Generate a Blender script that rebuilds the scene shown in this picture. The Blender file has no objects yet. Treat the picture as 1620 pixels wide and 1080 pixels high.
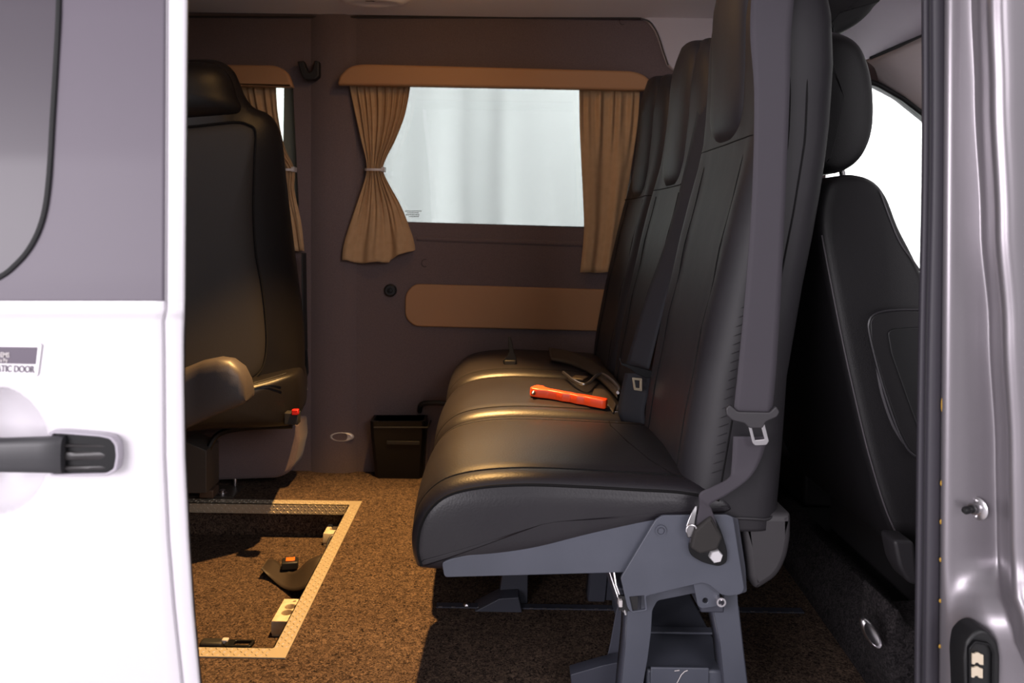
import bpy, bmesh, math, random
from mathutils import Vector, Matrix
from mathutils.bvhtree import BVHTree
R = math.radians
random.seed(7)
S = bpy.context.scene
COL = S.collection
F = 1190.0; U0, V0 = 785.0, 360.0; HZ = 0.85; ROLL = 0.015

# ---------------------------------------------------------------- camera
cd = bpy.data.cameras.new('camera'); cam = bpy.data.objects.new('camera', cd); COL.objects.link(cam)
cd.sensor_width = 36; cd.lens = 36 * F / 1620
cd.shift_x = (810 - U0) / 1620; cd.shift_y = -(540 - V0) / 1620
cd.clip_start = .01; cd.clip_end = 100
c_, s_ = math.cos(ROLL), math.sin(ROLL)
cam.matrix_world = Matrix(((c_, -s_, 0, 0), (0, 0, -1, 0), (s_, c_, 0, HZ), (0, 0, 0, 1)))
cd.dof.use_dof = True; cd.dof.focus_distance = 1.6; cd.dof.aperture_fstop = 5.0
S.camera = cam

# ---------------------------------------------------------------- light
S.view_settings.view_transform = 'Standard'; S.view_settings.look = 'None'
S.view_settings.gamma = 1; S.view_settings.use_curve_mapping = False
S.view_settings.exposure = 0.0
w = bpy.data.worlds.new('studio'); S.world = w; w.use_nodes = True
w.node_tree.nodes['Background'].inputs[0].default_value = (1.0, .965, 1.0, 1)
w.node_tree.nodes['Background'].inputs[1].default_value = .60

def area(name, loc, aim, sx, sy, power, col):
    l = bpy.data.lights.new(name, 'AREA'); l.shape = 'RECTANGLE'; l.size = sx; l.size_y = sy
    l.energy = power; l.color = col
    o = bpy.data.objects.new(name, l); COL.objects.link(o); o.location = loc
    o.rotation_euler = (Vector(aim) - Vector(loc)).to_track_quat('-Z', 'Y').to_euler(); return o
area('softbox_lamp', (-2.1, -1.7, 1.15), (0, 1.2, .75), 1.9, 1.3, 108, (1, .945, 1))
area('flank_fill_light', (1.75, -1.7, 2.0), (.5, 1.25, 1.05), 1.6, 1.1, 38, (1, .95, 1))  # unseen fill, added to put a highlight on the nearest backrest's flank
area('backdrop_lamp', (-3.2, 3.9, 1.6), (.6, 5.5, 1.0), .8, 2.2, 420, (1, 1, 1))
area('backdrop_top_lamp', (2.6, 3.7, 3.2), (2.6, 5.4, 1.0), 3.5, .6, 520, (1, 1, 1))
def spot(name, loc, aim, power, ang, blend, rad, col):
    l = bpy.data.lights.new(name, 'SPOT'); l.energy = power; l.color = col
    l.spot_size = R(ang); l.spot_blend = blend; l.shadow_soft_size = rad
    o = bpy.data.objects.new(name, l); COL.objects.link(o); o.location = loc
    o.rotation_euler = (Vector(aim) - Vector(loc)).to_track_quat('-Z', 'Y').to_euler(); return o
WARM = (1.0, .56, .19)
spot('ceiling_lamp_light', (-.16, 1.96, 1.535), (-.36, 1.78, 0), 300, 64, .6, .012, WARM)

pl = bpy.data.lights.new('added_warm_spill', 'POINT'); pl.energy = 2.3; pl.color = WARM; pl.shadow_soft_size = .02  # weak point light added for warm glints and glow outside the spot's cone
po = bpy.data.objects.new('added_warm_spill', pl); COL.objects.link(po); po.location = (-.16, 1.96, 1.53)
# ---------------------------------------------------------------- helpers
def P(u, v, Y):
    x, y = u - U0, v - V0
    a = c_ * x + s_ * y; b = -s_ * x + c_ * y
    return Vector((a / F * Y, Y, HZ - b / F * Y))
def PZ(u, v, Z):
    """the point at height Z seen at pixel u, v"""
    x, y = u - U0, v - V0
    a = c_ * x + s_ * y; b = -s_ * x + c_ * y
    Y = (HZ - Z) * F / b
    return Vector((a / F * Y, Y, Z))
def XZ(u, v, Y):
    p = P(u, v, Y); return (p.x, p.z)

def thing(name, label, cat, loc=(0, 0, 0), group=None, kind=None):
    o = bpy.data.objects.new(name, None); COL.objects.link(o); o.location = loc
    o.empty_display_size = .05
    return tag(o, label, cat, group, kind)
def tag(o, label=None, cat=None, group=None, kind=None):
    if label: o['label'] = label
    if cat: o['category'] = cat
    if group: o['group'] = group
    if kind: o['kind'] = kind
    return o
def origin(p):
    v = Vector((0, 0, 0))
    while p is not None:
        v += p.location; p = p.parent
    return v
def obj(name, me, mat, parent=None, smooth=True, bevel=0, seg=2, solid=0, off=0, sub=0, angle=40):
    """link a mesh or bmesh given in WORLD coordinates as one object"""
    if isinstance(me, bmesh.types.BMesh):
        bmesh.ops.recalc_face_normals(me, faces=me.faces)
        m = bpy.data.meshes.new(name); me.to_mesh(m); me.free(); me = m
    me.name = name
    ctr = Vector((0, 0, 0))
    if parent is None:
        pts = [v.co for v in me.vertices]
        ctr = Vector([(min(p[i] for p in pts) + max(p[i] for p in pts)) / 2 for i in range(3)])
        ctr.z = min(p.z for p in pts)
    else:
        ctr = origin(parent)
    me.transform(Matrix.Translation(-ctr))
    o = bpy.data.objects.new(name, me); COL.objects.link(o)
    if parent is None: o.location = ctr
    else: o.parent = parent
    for p in me.polygons: p.use_smooth = smooth
    if smooth and angle < 180:
        try: me.set_sharp_from_angle(angle=R(angle))
        except Exception: pass
    if mat: me.materials.append(mat)
    if solid:
        m = o.modifiers.new('s', 'SOLIDIFY'); m.thickness = solid; m.offset = off
    if bevel:
        m = o.modifiers.new('b', 'BEVEL'); m.width = bevel; m.segments = seg; m.limit_method = 'ANGLE'; m.angle_limit = R(35)
        m.harden_normals = False
    if sub:
        m = o.modifiers.new('u', 'SUBSURF'); m.levels = sub; m.render_levels = sub
    return o
def box_bm(x0, x1, y0, y1, z0, z1, bm=None, rot=None, about=None):
    bm = bm or bmesh.new()
    vs = []
    for x in (x0, x1):
        for y in (y0, y1):
            for z in (z0, z1):
                p = Vector((x, y, z))
                if rot is not None:
                    a = Vector(about) if about else Vector(((x0 + x1) / 2, (y0 + y1) / 2, (z0 + z1) / 2))
                    p = rot @ (p - a) + a
                vs.append(bm.verts.new(p))
    for f in ((0, 1, 3, 2), (4, 6, 7, 5), (0, 4, 5, 1), (2, 3, 7, 6), (0, 2, 6, 4), (1, 5, 7, 3)):
        bm.faces.new([vs[i] for i in f])
    return bm
def catmull(pts, n=8, closed=False):
    pts = [Vector(p) for p in pts]; out = []; N = len(pts)
    rng = range(N if closed else N - 1)
    for i in rng:
        if closed: p0, p1, p2, p3 = pts[(i - 1) % N], pts[i], pts[(i + 1) % N], pts[(i + 2) % N]
        else: p0, p1, p2, p3 = pts[max(i - 1, 0)], pts[i], pts[i + 1], pts[min(i + 2, N - 1)]
        for k in range(n):
            t = k / n
            out.append(.5 * ((2 * p1) + (p2 - p0) * t + (2 * p0 - 5 * p1 + 4 * p2 - p3) * t * t + (3 * p1 - p0 - 3 * p2 + p3) * t ** 3))
    if not closed: out.append(pts[-1])
    return out
def tube_bm(pts, r, n=8, bm=None, closed=False):
    bm = bm or bmesh.new(); pts = [Vector(p) for p in pts]; N = len(pts)
    rad = r if callable(r) else (lambda i: r)
    rings = []; up = None
    for i, p in enumerate(pts):
        a = pts[(i - 1) % N] if closed or i > 0 else p
        b = pts[(i + 1) % N] if closed or i < N - 1 else p
        t = (b - a)
        t = t.normalized() if t.length > 1e-9 else Vector((0, 0, 1))
        if up is None: up = Vector((0, 0, 1)) if abs(t.z) < .9 else Vector((1, 0, 0))
        s = t.cross(up)
        if s.length < 1e-6: s = t.orthogonal()
        s.normalize(); up = s.cross(t).normalized()
        rings.append([bm.verts.new(p + (s * math.cos(2 * math.pi * k / n) + up * math.sin(2 * math.pi * k / n)) * rad(i)) for k in range(n)])
    for i in range(N if closed else N - 1):
        A, B = rings[i], rings[(i + 1) % N]
        for k in range(n): bm.faces.new((A[k], A[(k + 1) % n], B[(k + 1) % n], B[k]))
    if not closed:
        bm.faces.new(rings[0][::-1]); bm.faces.new(rings[-1])
    return bm
def loft_bm(rings, closed_ring=True, caps=True, bm=None):
    bm = bm or bmesh.new(); vr = [[bm.verts.new(p) for p in r] for r in rings]
    n = len(rings[0])
    for a, b in zip(vr, vr[1:]):
        for k in range(n if closed_ring else n - 1):
            bm.faces.new((a[k], a[(k + 1) % n], b[(k + 1) % n], b[k]))
    if caps and closed_ring:
        for r in (vr[0], vr[-1]):
            bm.faces.new(r)
    return bm
def lathe_bm(profile, centre, axis, n=32, bm=None):
    """profile [(r, h)] round an axis through centre"""
    bm = bm or bmesh.new(); ax = Vector(axis).normalized(); s = ax.orthogonal().normalized(); t = ax.cross(s); c = Vector(centre)
    rings = []
    for r, h in profile:
        r = max(r, 1e-5)
        rings.append([c + ax * h + (s * math.cos(2 * math.pi * k / n) + t * math.sin(2 * math.pi * k / n)) * r for k in range(n)])
    return loft_bm(rings, bm=bm)
def rpoly(pts, r, n=5):
    """round the corners of a 2D polygon; a point may carry its own radius as third value"""
    out = []; N = len(pts)
    for i in range(N):
        p = Vector(pts[i][:2]); a = Vector(pts[i - 1][:2]); b = Vector(pts[(i + 1) % N][:2])
        rr = pts[i][2] if len(pts[i]) > 2 else r
        da, db = a - p, b - p
        q = min(rr, da.length * .45, db.length * .45)
        if q < 1e-5: out.append(p); continue
        s, e = p + da.normalized() * q, p + db.normalized() * q
        for k in range(n + 1):
            t = k / n
            out.append(s * (1 - t) ** 2 + p * 2 * t * (1 - t) + e * t * t)
    return out
def plate_me(outer, holes, thick, plane='XZ', at=0, bevel=0):
    """a flat plate with holes, rounded edges; plane XZ sits centred on Y = at, YZ on X = at, XY on Z = at"""
    cu = bpy.data.curves.new('tmp', 'CURVE'); cu.dimensions = '2D'; cu.fill_mode = 'BOTH'
    cu.extrude = max(thick / 2 - bevel, 0); cu.bevel_depth = bevel; cu.bevel_resolution = 2; cu.offset = -bevel
    for poly in [outer] + list(holes):
        sp = cu.splines.new('POLY'); sp.points.add(len(poly) - 1)
        for q, p in zip(sp.points, poly): q.co = (p[0], p[1], 0, 1)
        sp.use_cyclic_u = True
    o = bpy.data.objects.new('tmp', cu); COL.objects.link(o)
    dg = bpy.context.evaluated_depsgraph_get(); dg.update()
    me = bpy.data.meshes.new_from_object(o.evaluated_get(dg))
    bpy.data.objects.remove(o); bpy.data.curves.remove(cu)
    M = {'XZ': Matrix(((1, 0, 0, 0), (0, 0, -1, at), (0, 1, 0, 0), (0, 0, 0, 1))),
         'YZ': Matrix(((0, 0, 1, at), (1, 0, 0, 0), (0, 1, 0, 0), (0, 0, 0, 1))),
         'XY': Matrix.Translation((0, 0, at))}[plane]
    me.transform(M); me.materials.clear()
    return me
def pxpoly(pts, Y, r=0):
    """polygon from photo pixels on the plane Y, corners rounded by r metres"""
    q = [XZ(p[0], p[1], Y) + ((p[2],) if len(p) > 2 else ()) for p in pts]
    return rpoly(q, r)
def circ(cx, cz, r, n=20): return [(cx + r * math.cos(2 * math.pi * k / n), cz + r * math.sin(2 * math.pi * k / n)) for k in range(n)]
def lerpk(z, ks):
    if z <= ks[0][0]: return ks[0][1]
    for (a, x), (b, y) in zip(ks, ks[1:]):
        if z <= b: return x + (y - x) * (z - a) / (b - a)
    return ks[-1][1]
def ribbon(name, L, Rr, mat, parent, t=.0014, n=8, **k):
    """a strap between two lists of 3D edge points"""
    A, B = catmull(L, n), catmull(Rr, n)
    rings = [[a.lerp(b, k / 6) for k in range(7)] for a, b in zip(A, B)]
    return obj(name, loft_bm(rings, closed_ring=False), mat, parent, solid=t, **k)

# ---------------------------------------------------------------- materials
def mat(name, col, rough=.5, metal=0, bump=None, var=None, spec=.5, coat=0, sheen=0):
    """bump = (scale, strength, distance[, kind]); var = (scale, other colour[, detail])"""
    m = bpy.data.materials.new(name); m.use_nodes = True; nt = m.node_tree; b = nt.nodes['Principled BSDF']
    b.inputs['Base Color'].default_value = (*col, 1); b.inputs['Roughness'].default_value = rough
    b.inputs['Metallic'].default_value = metal; b.inputs['Specular IOR Level'].default_value = spec
    b.inputs['Coat Weight'].default_value = coat; b.inputs['Coat Roughness'].default_value = .12
    b.inputs['Sheen Weight'].default_value = sheen
    tc = nt.nodes.new('ShaderNodeTexCoord')
    if var:
        n = nt.nodes.new('ShaderNodeTexNoise'); n.inputs['Scale'].default_value = var[0]
        n.inputs['Detail'].default_value = var[2] if len(var) > 2 else 3
        nt.links.new(tc.outputs['Object'], n.inputs['Vector'])
        rp = nt.nodes.new('ShaderNodeValToRGB'); rp.color_ramp.elements[0].position = .35; rp.color_ramp.elements[1].position = .65
        rp.color_ramp.elements[0].color = (*col, 1); rp.color_ramp.elements[1].color = (*var[1], 1)
        nt.links.new(n.outputs['Fac'], rp.inputs['Fac']); nt.links.new(rp.outputs['Color'], b.inputs['Base Color'])
    if bump:
        if len(bump) > 3 and bump[3] == 'voronoi':
            n = nt.nodes.new('ShaderNodeTexVoronoi'); out = 'Distance'
        elif len(bump) > 3 and bump[3] == 'weave':
            n = nt.nodes.new('ShaderNodeTexWave'); n.wave_type = 'BANDS'; n.bands_direction = 'DIAGONAL'; out = 'Fac'
        else:
            n = nt.nodes.new('ShaderNodeTexNoise'); n.inputs['Detail'].default_value = 4; out = 'Fac'
        n.inputs['Scale'].default_value = bump[0]
        nt.links.new(tc.outputs['Object'], n.inputs['Vector'])
        bp = nt.nodes.new('ShaderNodeBump'); bp.inputs['Strength'].default_value = bump[1]; bp.inputs['Distance'].default_value = bump[2]
        nt.links.new(n.outputs[out], bp.inputs['Height']); nt.links.new(bp.outputs['Normal'], b.inputs['Normal'])
    return m
def glass(name, tint, gloss=.06):
    m = bpy.data.materials.new(name); m.use_nodes = True; nt = m.node_tree; nt.nodes.clear()
    out = nt.nodes.new('ShaderNodeOutputMaterial'); mx = nt.nodes.new('ShaderNodeMixShader')
    tr = nt.nodes.new('ShaderNodeBsdfTransparent'); tr.inputs[0].default_value = (*tint, 1)
    gl = nt.nodes.new('ShaderNodeBsdfGlossy'); gl.inputs['Roughness'].default_value = .02
    fr = nt.nodes.new('ShaderNodeFresnel'); fr.inputs[0].default_value = 1.45
    nt.links.new(fr.outputs[0], mx.inputs[0]); nt.links.new(tr.outputs[0], mx.inputs[1]); nt.links.new(gl.outputs[0], mx.inputs[2])
    nt.links.new(mx.outputs[0], out.inputs[0]); return m
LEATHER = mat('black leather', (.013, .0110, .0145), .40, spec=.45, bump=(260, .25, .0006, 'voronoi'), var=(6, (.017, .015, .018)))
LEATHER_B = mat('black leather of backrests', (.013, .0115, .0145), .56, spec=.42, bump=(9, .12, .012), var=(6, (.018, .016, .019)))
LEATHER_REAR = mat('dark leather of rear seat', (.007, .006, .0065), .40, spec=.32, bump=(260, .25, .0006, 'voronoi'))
PIPING = mat('black piping', (.005, .0045, .005), .8, spec=.2)
CAB_LEATHER = mat('cab seat vinyl', (.010, .009, .0105), .5, bump=(420, .35, .0005, 'voronoi'))
CAB_BLACK = mat('black plastic dull', (.010, .009, .010), .6)
PLASTIC = mat('dark grey plastic', (.032, .029, .032), .6, bump=(600, .2, .0004))
BLACKP = mat('black gloss plastic', (.005, .005, .006), .42, spec=.3)
WEB = mat('belt webbing', (.046, .040, .050), .75, bump=(380, .5, .0004, 'weave'))
WEB_DARK = mat('navy belt webbing', (.010, .0105, .016), .75, bump=(380, .5, .0004, 'weave'))
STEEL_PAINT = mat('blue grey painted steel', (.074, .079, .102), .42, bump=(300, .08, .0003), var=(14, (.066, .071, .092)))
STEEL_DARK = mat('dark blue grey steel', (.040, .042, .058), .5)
CHROME = mat('bright zinc', (.62, .60, .62), .28, 1)
CHROME_DK = mat('dull chrome', (.38, .37, .38), .32, 1)
WALLF = mat('brown grey wall felt', (.140, .100, .101), .95, bump=(500, .35, .0008), var=(420, (.110, .079, .081)), sheen=.15)
WALLTAN = mat('tan vinyl trim', (.36, .185, .085), .62, bump=(700, .3, .0004, 'voronoi'))
CURT = mat('tan curtain cloth', (.46, .29, .155), .9, bump=(900, .3, .0004, 'weave'), var=(40, (.42, .26, .135)))
HEADL = mat('grey headliner', (.74, .67, .67), .9, bump=(500, .2, .0005))
HEADL_L = mat('pale pillar trim', (.46, .41, .43), .7)
WHITE_PAINT = mat('white car paint', (.71, .68, .72), .3, coat=.4)
WRAP = mat('graphite film', (.112, .094, .120), .5)
DGLASS = mat('privacy glass', (.075, .064, .078), .35, spec=.35)
SILVER = mat('silver car paint', (.28, .258, .28), .36, .6, coat=.1)
RUBBER = mat('grey rubber seal', (.040, .036, .046), .55)
RUBBER_D = mat('black rubber', (.010, .010, .011), .5)
ORANGE = mat('orange plastic', (.95, .075, .012), .38)
NYLON = mat('white nylon', (.62, .56, .46), .5, var=(60, (.52, .44, .32)))
AMBER = mat('orange release button', (.75, .16, .02), .4)
RED = mat('red button', (.45, .012, .010), .4)
WHITE_P = mat('white plastic', (.52, .48, .48), .4)
ALU = mat('chequer plate', (.44, .38, .285), .36, .3)
BLACKBOX = mat('cab dark lining', (.006, .0055, .006), .9)
STUDIO_WHITE = mat('white studio cloth', (.86, .88, .87), .9)
ARM = mat('grey armrest vinyl', (.045, .038, .038), .45, bump=(420, .25, .0005, 'voronoi'))

def carpet_mat(name, dark, light):
    m = bpy.data.materials.new(name); m.use_nodes = True; nt = m.node_tree; b = nt.nodes['Principled BSDF']
    b.inputs['Roughness'].default_value = .95; b.inputs['Specular IOR Level'].default_value = .15
    tc = nt.nodes.new('ShaderNodeTexCoord'); mp = nt.nodes.new('ShaderNodeMapping')
    nt.links.new(tc.outputs['Object'], mp.inputs['Vector'])
    wv = nt.nodes.new('ShaderNodeTexNoise'); wv.inputs['Scale'].default_value = 125; wv.inputs['Detail'].default_value = 5
    wv.inputs['Roughness'].default_value = .75; wv.inputs['Distortion'].default_value = 1.6
    n2 = nt.nodes.new('ShaderNodeTexNoise'); n2.inputs['Scale'].default_value = 9; n2.inputs['Detail'].default_value = 3
    for n in (wv, n2): nt.links.new(mp.outputs[0], n.inputs['Vector'])
    rp = nt.nodes.new('ShaderNodeValToRGB'); e = rp.color_ramp.elements
    e[0].position = .40; e[0].color = (*dark, 1); e[1].position = .64; e[1].color = (*light, 1)
    k = rp.color_ramp.elements.new(.5); k.color = (*[(a * .62 + c * .38) for a, c in zip(dark, light)], 1)
    nt.links.new(wv.outputs['Fac'], rp.inputs['Fac'])
    mx = nt.nodes.new('ShaderNodeMix'); mx.data_type = 'RGBA'; mx.blend_type = 'MULTIPLY'; mx.inputs['Factor'].default_value = .45
    r2 = nt.nodes.new('ShaderNodeValToRGB'); r2.color_ramp.elements[0].position = .3; r2.color_ramp.elements[1].position = .7
    r2.color_ramp.elements[0].color = (.55, .5, .5, 1)
    nt.links.new(n2.outputs['Fac'], r2.inputs['Fac'])
    nt.links.new(rp.outputs['Color'], mx.inputs['A']); nt.links.new(r2.outputs['Color'], mx.inputs['B'])
    nt.links.new(mx.outputs['Result'], b.inputs['Base Color'])
    bp = nt.nodes.new('ShaderNodeBump'); bp.inputs['Strength'].default_value = .9; bp.inputs['Distance'].default_value = .004
    nt.links.new(wv.outputs['Fac'], bp.inputs['Height']); nt.links.new(bp.outputs['Normal'], b.inputs['Normal'])
    return m
CARPET = carpet_mat('brown flecked carpet', (.010, .006, .0055), (.20, .135, .095))
CARPET_DK = carpet_mat('charcoal flecked carpet', (.008, .007, .008), (.055, .048, .050))

# ================================================================ STRUCTURE
YW = 2.6           # inner face of the far side wall
YN = 1.08          # inner face of the near side
ZC = 1.578         # ceiling
XB, XF = -2.3, 2.45
# carpeted floor with the sunken well
WX0, WX1, WY0, WY1 = -1.45, -.400, 1.472, 2.315
LIP = .034; WD = .105
me = plate_me([(XB, YN - .05), (XF, YN - .05), (XF, YW + .03), (XB, YW + .03)],
              [[(WX0 + .003, WY0 + .003), (WX1 - .003, WY0 + .003), (WX1 - .003, WY1 - .003), (WX0 + .003, WY1 - .003)]], .02, 'XY', -.010)
floor = obj('floor', me, CARPET, smooth=False)
tag(floor, 'brown flecked carpet floor of the van around the sunken well', 'floor', kind='structure')
bm = bmesh.new()
box_bm(WX0 - .02, WX1 + .02, WY0 - .02, WY1 + .02, -WD - .02, -WD, bm)
obj('well_bottom', bm, CARPET, floor, smooth=False)
bm = bmesh.new()
for b in ((WX0 - .02, WX1 + .02, WY1 - .004, WY1 + .02), (WX0 - .02, WX1 + .02, WY0 - .02, WY0 + .004), (WX1 - .004, WX1 + .02, WY0, WY1), (WX0 - .02, WX0 + .004, WY0, WY1)):
    box_bm(b[0], b[1], b[2], b[3], -WD, -.0205, bm)
obj('well_side', bm, CARPET, floor, smooth=False)

# far side wall with three window holes
def hole(pts, r=.03): return pxpoly(pts, YW, r)
W1 = hole([(590, 121), (998, 131), (998, 363), (590, 349)], .03)
W2 = [XZ(*p, YW) for p in ((476, 372), (474, 330), (468, 280), (462, 200), (459, 120), (250, 116), (120, 120), (120, 345), (470, 385))]
zc = lambda v: P(1400, v, YW).z
W3 = rpoly([(1.12, .62), (2.05, .62), (2.2, .78), (1.80, 1.02)] + [XZ(1475, 186, YW), XZ(1430, 150, YW), XZ(1386, 127, YW), (1.15, 1.375)], .02)
W2 = rpoly([(-1.45, .86), (XZ(474, 345, YW)[0], .86, .06), (XZ(463, 110, YW)[0], 1.36), (-1.45, 1.36)], .04)
me = plate_me([(XB, -.12), (XF, -.12), (XF, ZC + .03), (XB, ZC + .03)], [W1, W2, W3], .03, 'XZ', YW + .015)
wall = obj('wall_far', me, WALLF, smooth=False)
tag(wall, 'brown-grey felt-lined far side wall of the van with its window openings', 'wall', kind='structure')
# window reveals: rounded collars deepening each opening
def collar(poly, y0, y1, off, name, parent, m):
    bm = bmesh.new(); c = Vector((sum(p[0] for p in poly) / len(poly), sum(p[1] for p in poly) / len(poly)))
    rings = []
    for y, k in ((y0, 1.004), (y1, 1 - off), (y1, 1.03), (y0, 1.03)):
        rings.append([Vector((c.x + (p[0] - c.x) * k, y, c.y + (p[1] - c.y) * k)) for p in poly])
    loft_bm(rings + [rings[0]], caps=False, bm=bm)
    return obj(name, bm, m, parent)
for i, (poly, lab, g) in enumerate(((W1, 'main tinted side window between the curtains', glass('green tinted glass', (.445, .460, .458))),
                                 (W2, 'rear side window half hidden by the dark rear seat', glass('green tinted glass rear', (.47, .50, .485))),
                                 (W3, 'bright cab door window with sloping top edge beside the cab headrest', glass('clear cab glass', (.95, .96, .96))))):
    pane = obj('window_%d' % (i + 1), plate_me(poly, [], .005, 'XZ', YW + .060), g, smooth=False)
    tag(pane, lab, 'window', kind='structure')
    collar(poly, YW + .002, YW + .075, .004 if i < 2 else .012, 'window_reveal', pane, mat('window reveal', (.085, .08, .072), .7) if i < 2 else RUBBER_D)
# black rubber lip under the main glass
wz = XZ(700, 351, YW + .05)
bm = tube_bm([P(592, 352, YW + .05), P(996, 363, YW + .05)], .006, 8)
obj('window_seal', bm, RUBBER_D, bpy.data.objects['window_1'])
# etched glass mark
bm = bmesh.new()
for k, (du, wd) in enumerate(((0, 24), (3, 18), (1, 22), (6, 14))):
    v = 333 + k * 2.9
    a = 0
    while a < wd:
        q = random.uniform(1.2, 3.0)
        p0 = P(641 + du + a, v, YW + .056); p1 = P(641 + du + a + q, v + 1.5, YW + .056)
        box_bm(p0.x, p1.x, p0.y, p0.y + .0006, p1.z, p0.z, bm); a += q + .9
obj('glass_mark', bm, mat('etched grey', (.10, .10, .10), .6), bpy.data.objects['window_1'], smooth=False)
# clip holding the curtain tie by the rear window is built with the curtain

# near side of the body: opening for the sliding door
OX0, OX1 = -.52, .600
me = plate_me([(XB, -.35), (XF, -.35), (XF, ZC + .03), (XB, ZC + .03)],
              [rpoly([(OX0, -.02), (.70, -.02), (.70, 1.50), (OX0, 1.50)], .04),
               rpoly([(.86, .55), (1.9, .55), (1.55, 1.35), (.86, 1.35)], .03)], .04, 'XZ', 1.16)
nw = obj('wall_near', me, mat('near wall lining', (.12, .10, .10), .9), smooth=False)
tag(nw, 'near side body wall of the van around the sliding door opening', 'wall', kind='structure')
obj('outer_skin', plate_me([(XB, -.35), (XF, -.35), (XF, 1.74), (XB, 1.74)],
              [rpoly([(OX0, -.02), (.70, -.02), (.70, 1.50), (OX0, 1.50)], .04),
               rpoly([(.86, .55), (1.9, .55), (1.55, 1.35), (.86, 1.35)], .03)], .004, 'XZ', 1.135), SILVER, nw, smooth=False)
obj('wall_rear', box_bm(XB - .04, XB, YN, YW + .04, -.1, ZC + .03), WALLF, smooth=False)
tag(bpy.data.objects['wall_rear'], 'rear end wall of the van behind the dark rear seat', 'wall', kind='structure')
# front bulkhead lower half, windscreen above left open as glass
obj('wall_front', box_bm(XF, XF + .04, YN, YW + .04, -.1, .78), CAB_BLACK, smooth=False)
tag(bpy.data.objects['wall_front'], 'black lower front wall of the cab under the windscreen', 'wall', kind='structure')
# ceiling: headliner, with a lip curving down over the far wall's front end
bm = bmesh.new()
rings = []
for y, z in ((YN - .02, ZC + .015), (1.5, ZC + .015), (2.2, ZC + .012), (2.45, ZC + .004), (2.585, ZC - .004), (2.60, ZC + .01)):
    rings.append([Vector((x, y, z + (.03 if x < XB + .1 else 0))) for x in (XB, -1.2, -.4, .2, .55, 1.0, 1.6)])
loft_bm(rings, closed_ring=False, bm=bm)
ceil = obj('ceiling', bm, HEADL, solid=.03, off=-1)
tag(ceil, 'grey headliner ceiling of the van', 'ceiling', kind='structure')
# pale pillar trim dropping from the headliner at the front end of the upper wall
pt = [(1000, 20, .0), (1012, 27, .0), (1026, 33), (1036, 46), (1042, 60), (1049, 82), (1056, 102), (1066, 111), (1090, 112), (1180, 118), (1250, 118), (1250, -8), (1000, -8)]
o = obj('pillar_trim', plate_me(pxpoly(pt, 2.575, .008), [], .03, 'XZ', 2.585, .008), HEADL_L, ceil)
o['label'] = 'pale trim dropping beside the upper wall panel'
tube = tube_bm(catmull([P(1014, 29, 2.566), P(1027, 34, 2.564), (P(1037, 47, 2.564)), P(1043, 61, 2.564), P(1050, 83, 2.564), P(1057, 103, 2.564)], 5), .0022, 6)
obj('trim_seam', tube, RUBBER_D, ceil)
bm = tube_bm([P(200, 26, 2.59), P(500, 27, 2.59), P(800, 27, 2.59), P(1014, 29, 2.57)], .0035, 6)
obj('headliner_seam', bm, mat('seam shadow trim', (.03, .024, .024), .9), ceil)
# cab roof lining, header gap and far windscreen pillar
Yc = 2.35
bm = bmesh.new()
loft_bm([[P(1290, 120, 2.5), P(1300, -60, 1.6)], [P(1380, 91, 2.45), P(1420, -120, 1.6)], [P(1462, 53, 2.4), P(1560, -120, 1.7)], [P(1640, -10, 2.3), P(1700, -120, 1.7)]], closed_ring=False, bm=bm)
o = obj('cab_headliner', bm, mat('cab headliner', (.56, .49, .56), .9), ceil, solid=.012, off=1); o['label'] = 'pale lilac-grey roof lining over the cab'
bm = tube_bm([P(1376, 92, 2.44), P(1420, 72, 2.42), P(1480, 42, 2.40)], lambda i: .006 + .003 * i, 8)
obj('header_gap', bm, RUBBER_D, ceil)
bm = bmesh.new()
loft_bm([catmull([P(1372, 96, 2.5), P(1384, 108, 2.51), P(1390, 130, 2.56)], 4), catmull([P(1420, 76, 2.48), P(1424, 112, 2.50), P(1428, 152, 2.56)], 4), catmull([P(1480, 46, 2.46), P(1478, 120, 2.5), P(1480, 192, 2.56)], 4),
         catmull([P(1600, -10, 2.44), P(1600, 150, 2.5), P(1600, 290, 2.56)], 4)], closed_ring=False, bm=bm)
o = obj('windscreen_pillar_trim', bm, mat('cab pillar trim', (.58, .50, .49), .6), ceil, solid=.01, off=1)
o['label'] = 'pale moulded trim over the cab door window'
bm = bmesh.new()
loft_bm([catmull([P(1384, 112, 2.505), P(1420, 121, 2.49), P(1480, 104, 2.47)], 6), catmull([P(1384, 116, 2.53), P(1420, 134, 2.52), P(1480, 130, 2.50)], 6)], closed_ring=False, bm=bm)
bm.free()
bm = tube_bm([P(1372, 128, 2.565), P(1392, 135, 2.565), P(1430, 157, 2.565), P(1490, 203, 2.565), P(1600, 300, 2.565)], .010, 10)
obj('door_window_seal', bm, RUBBER_D, bpy.data.objects['window_3'])

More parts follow.
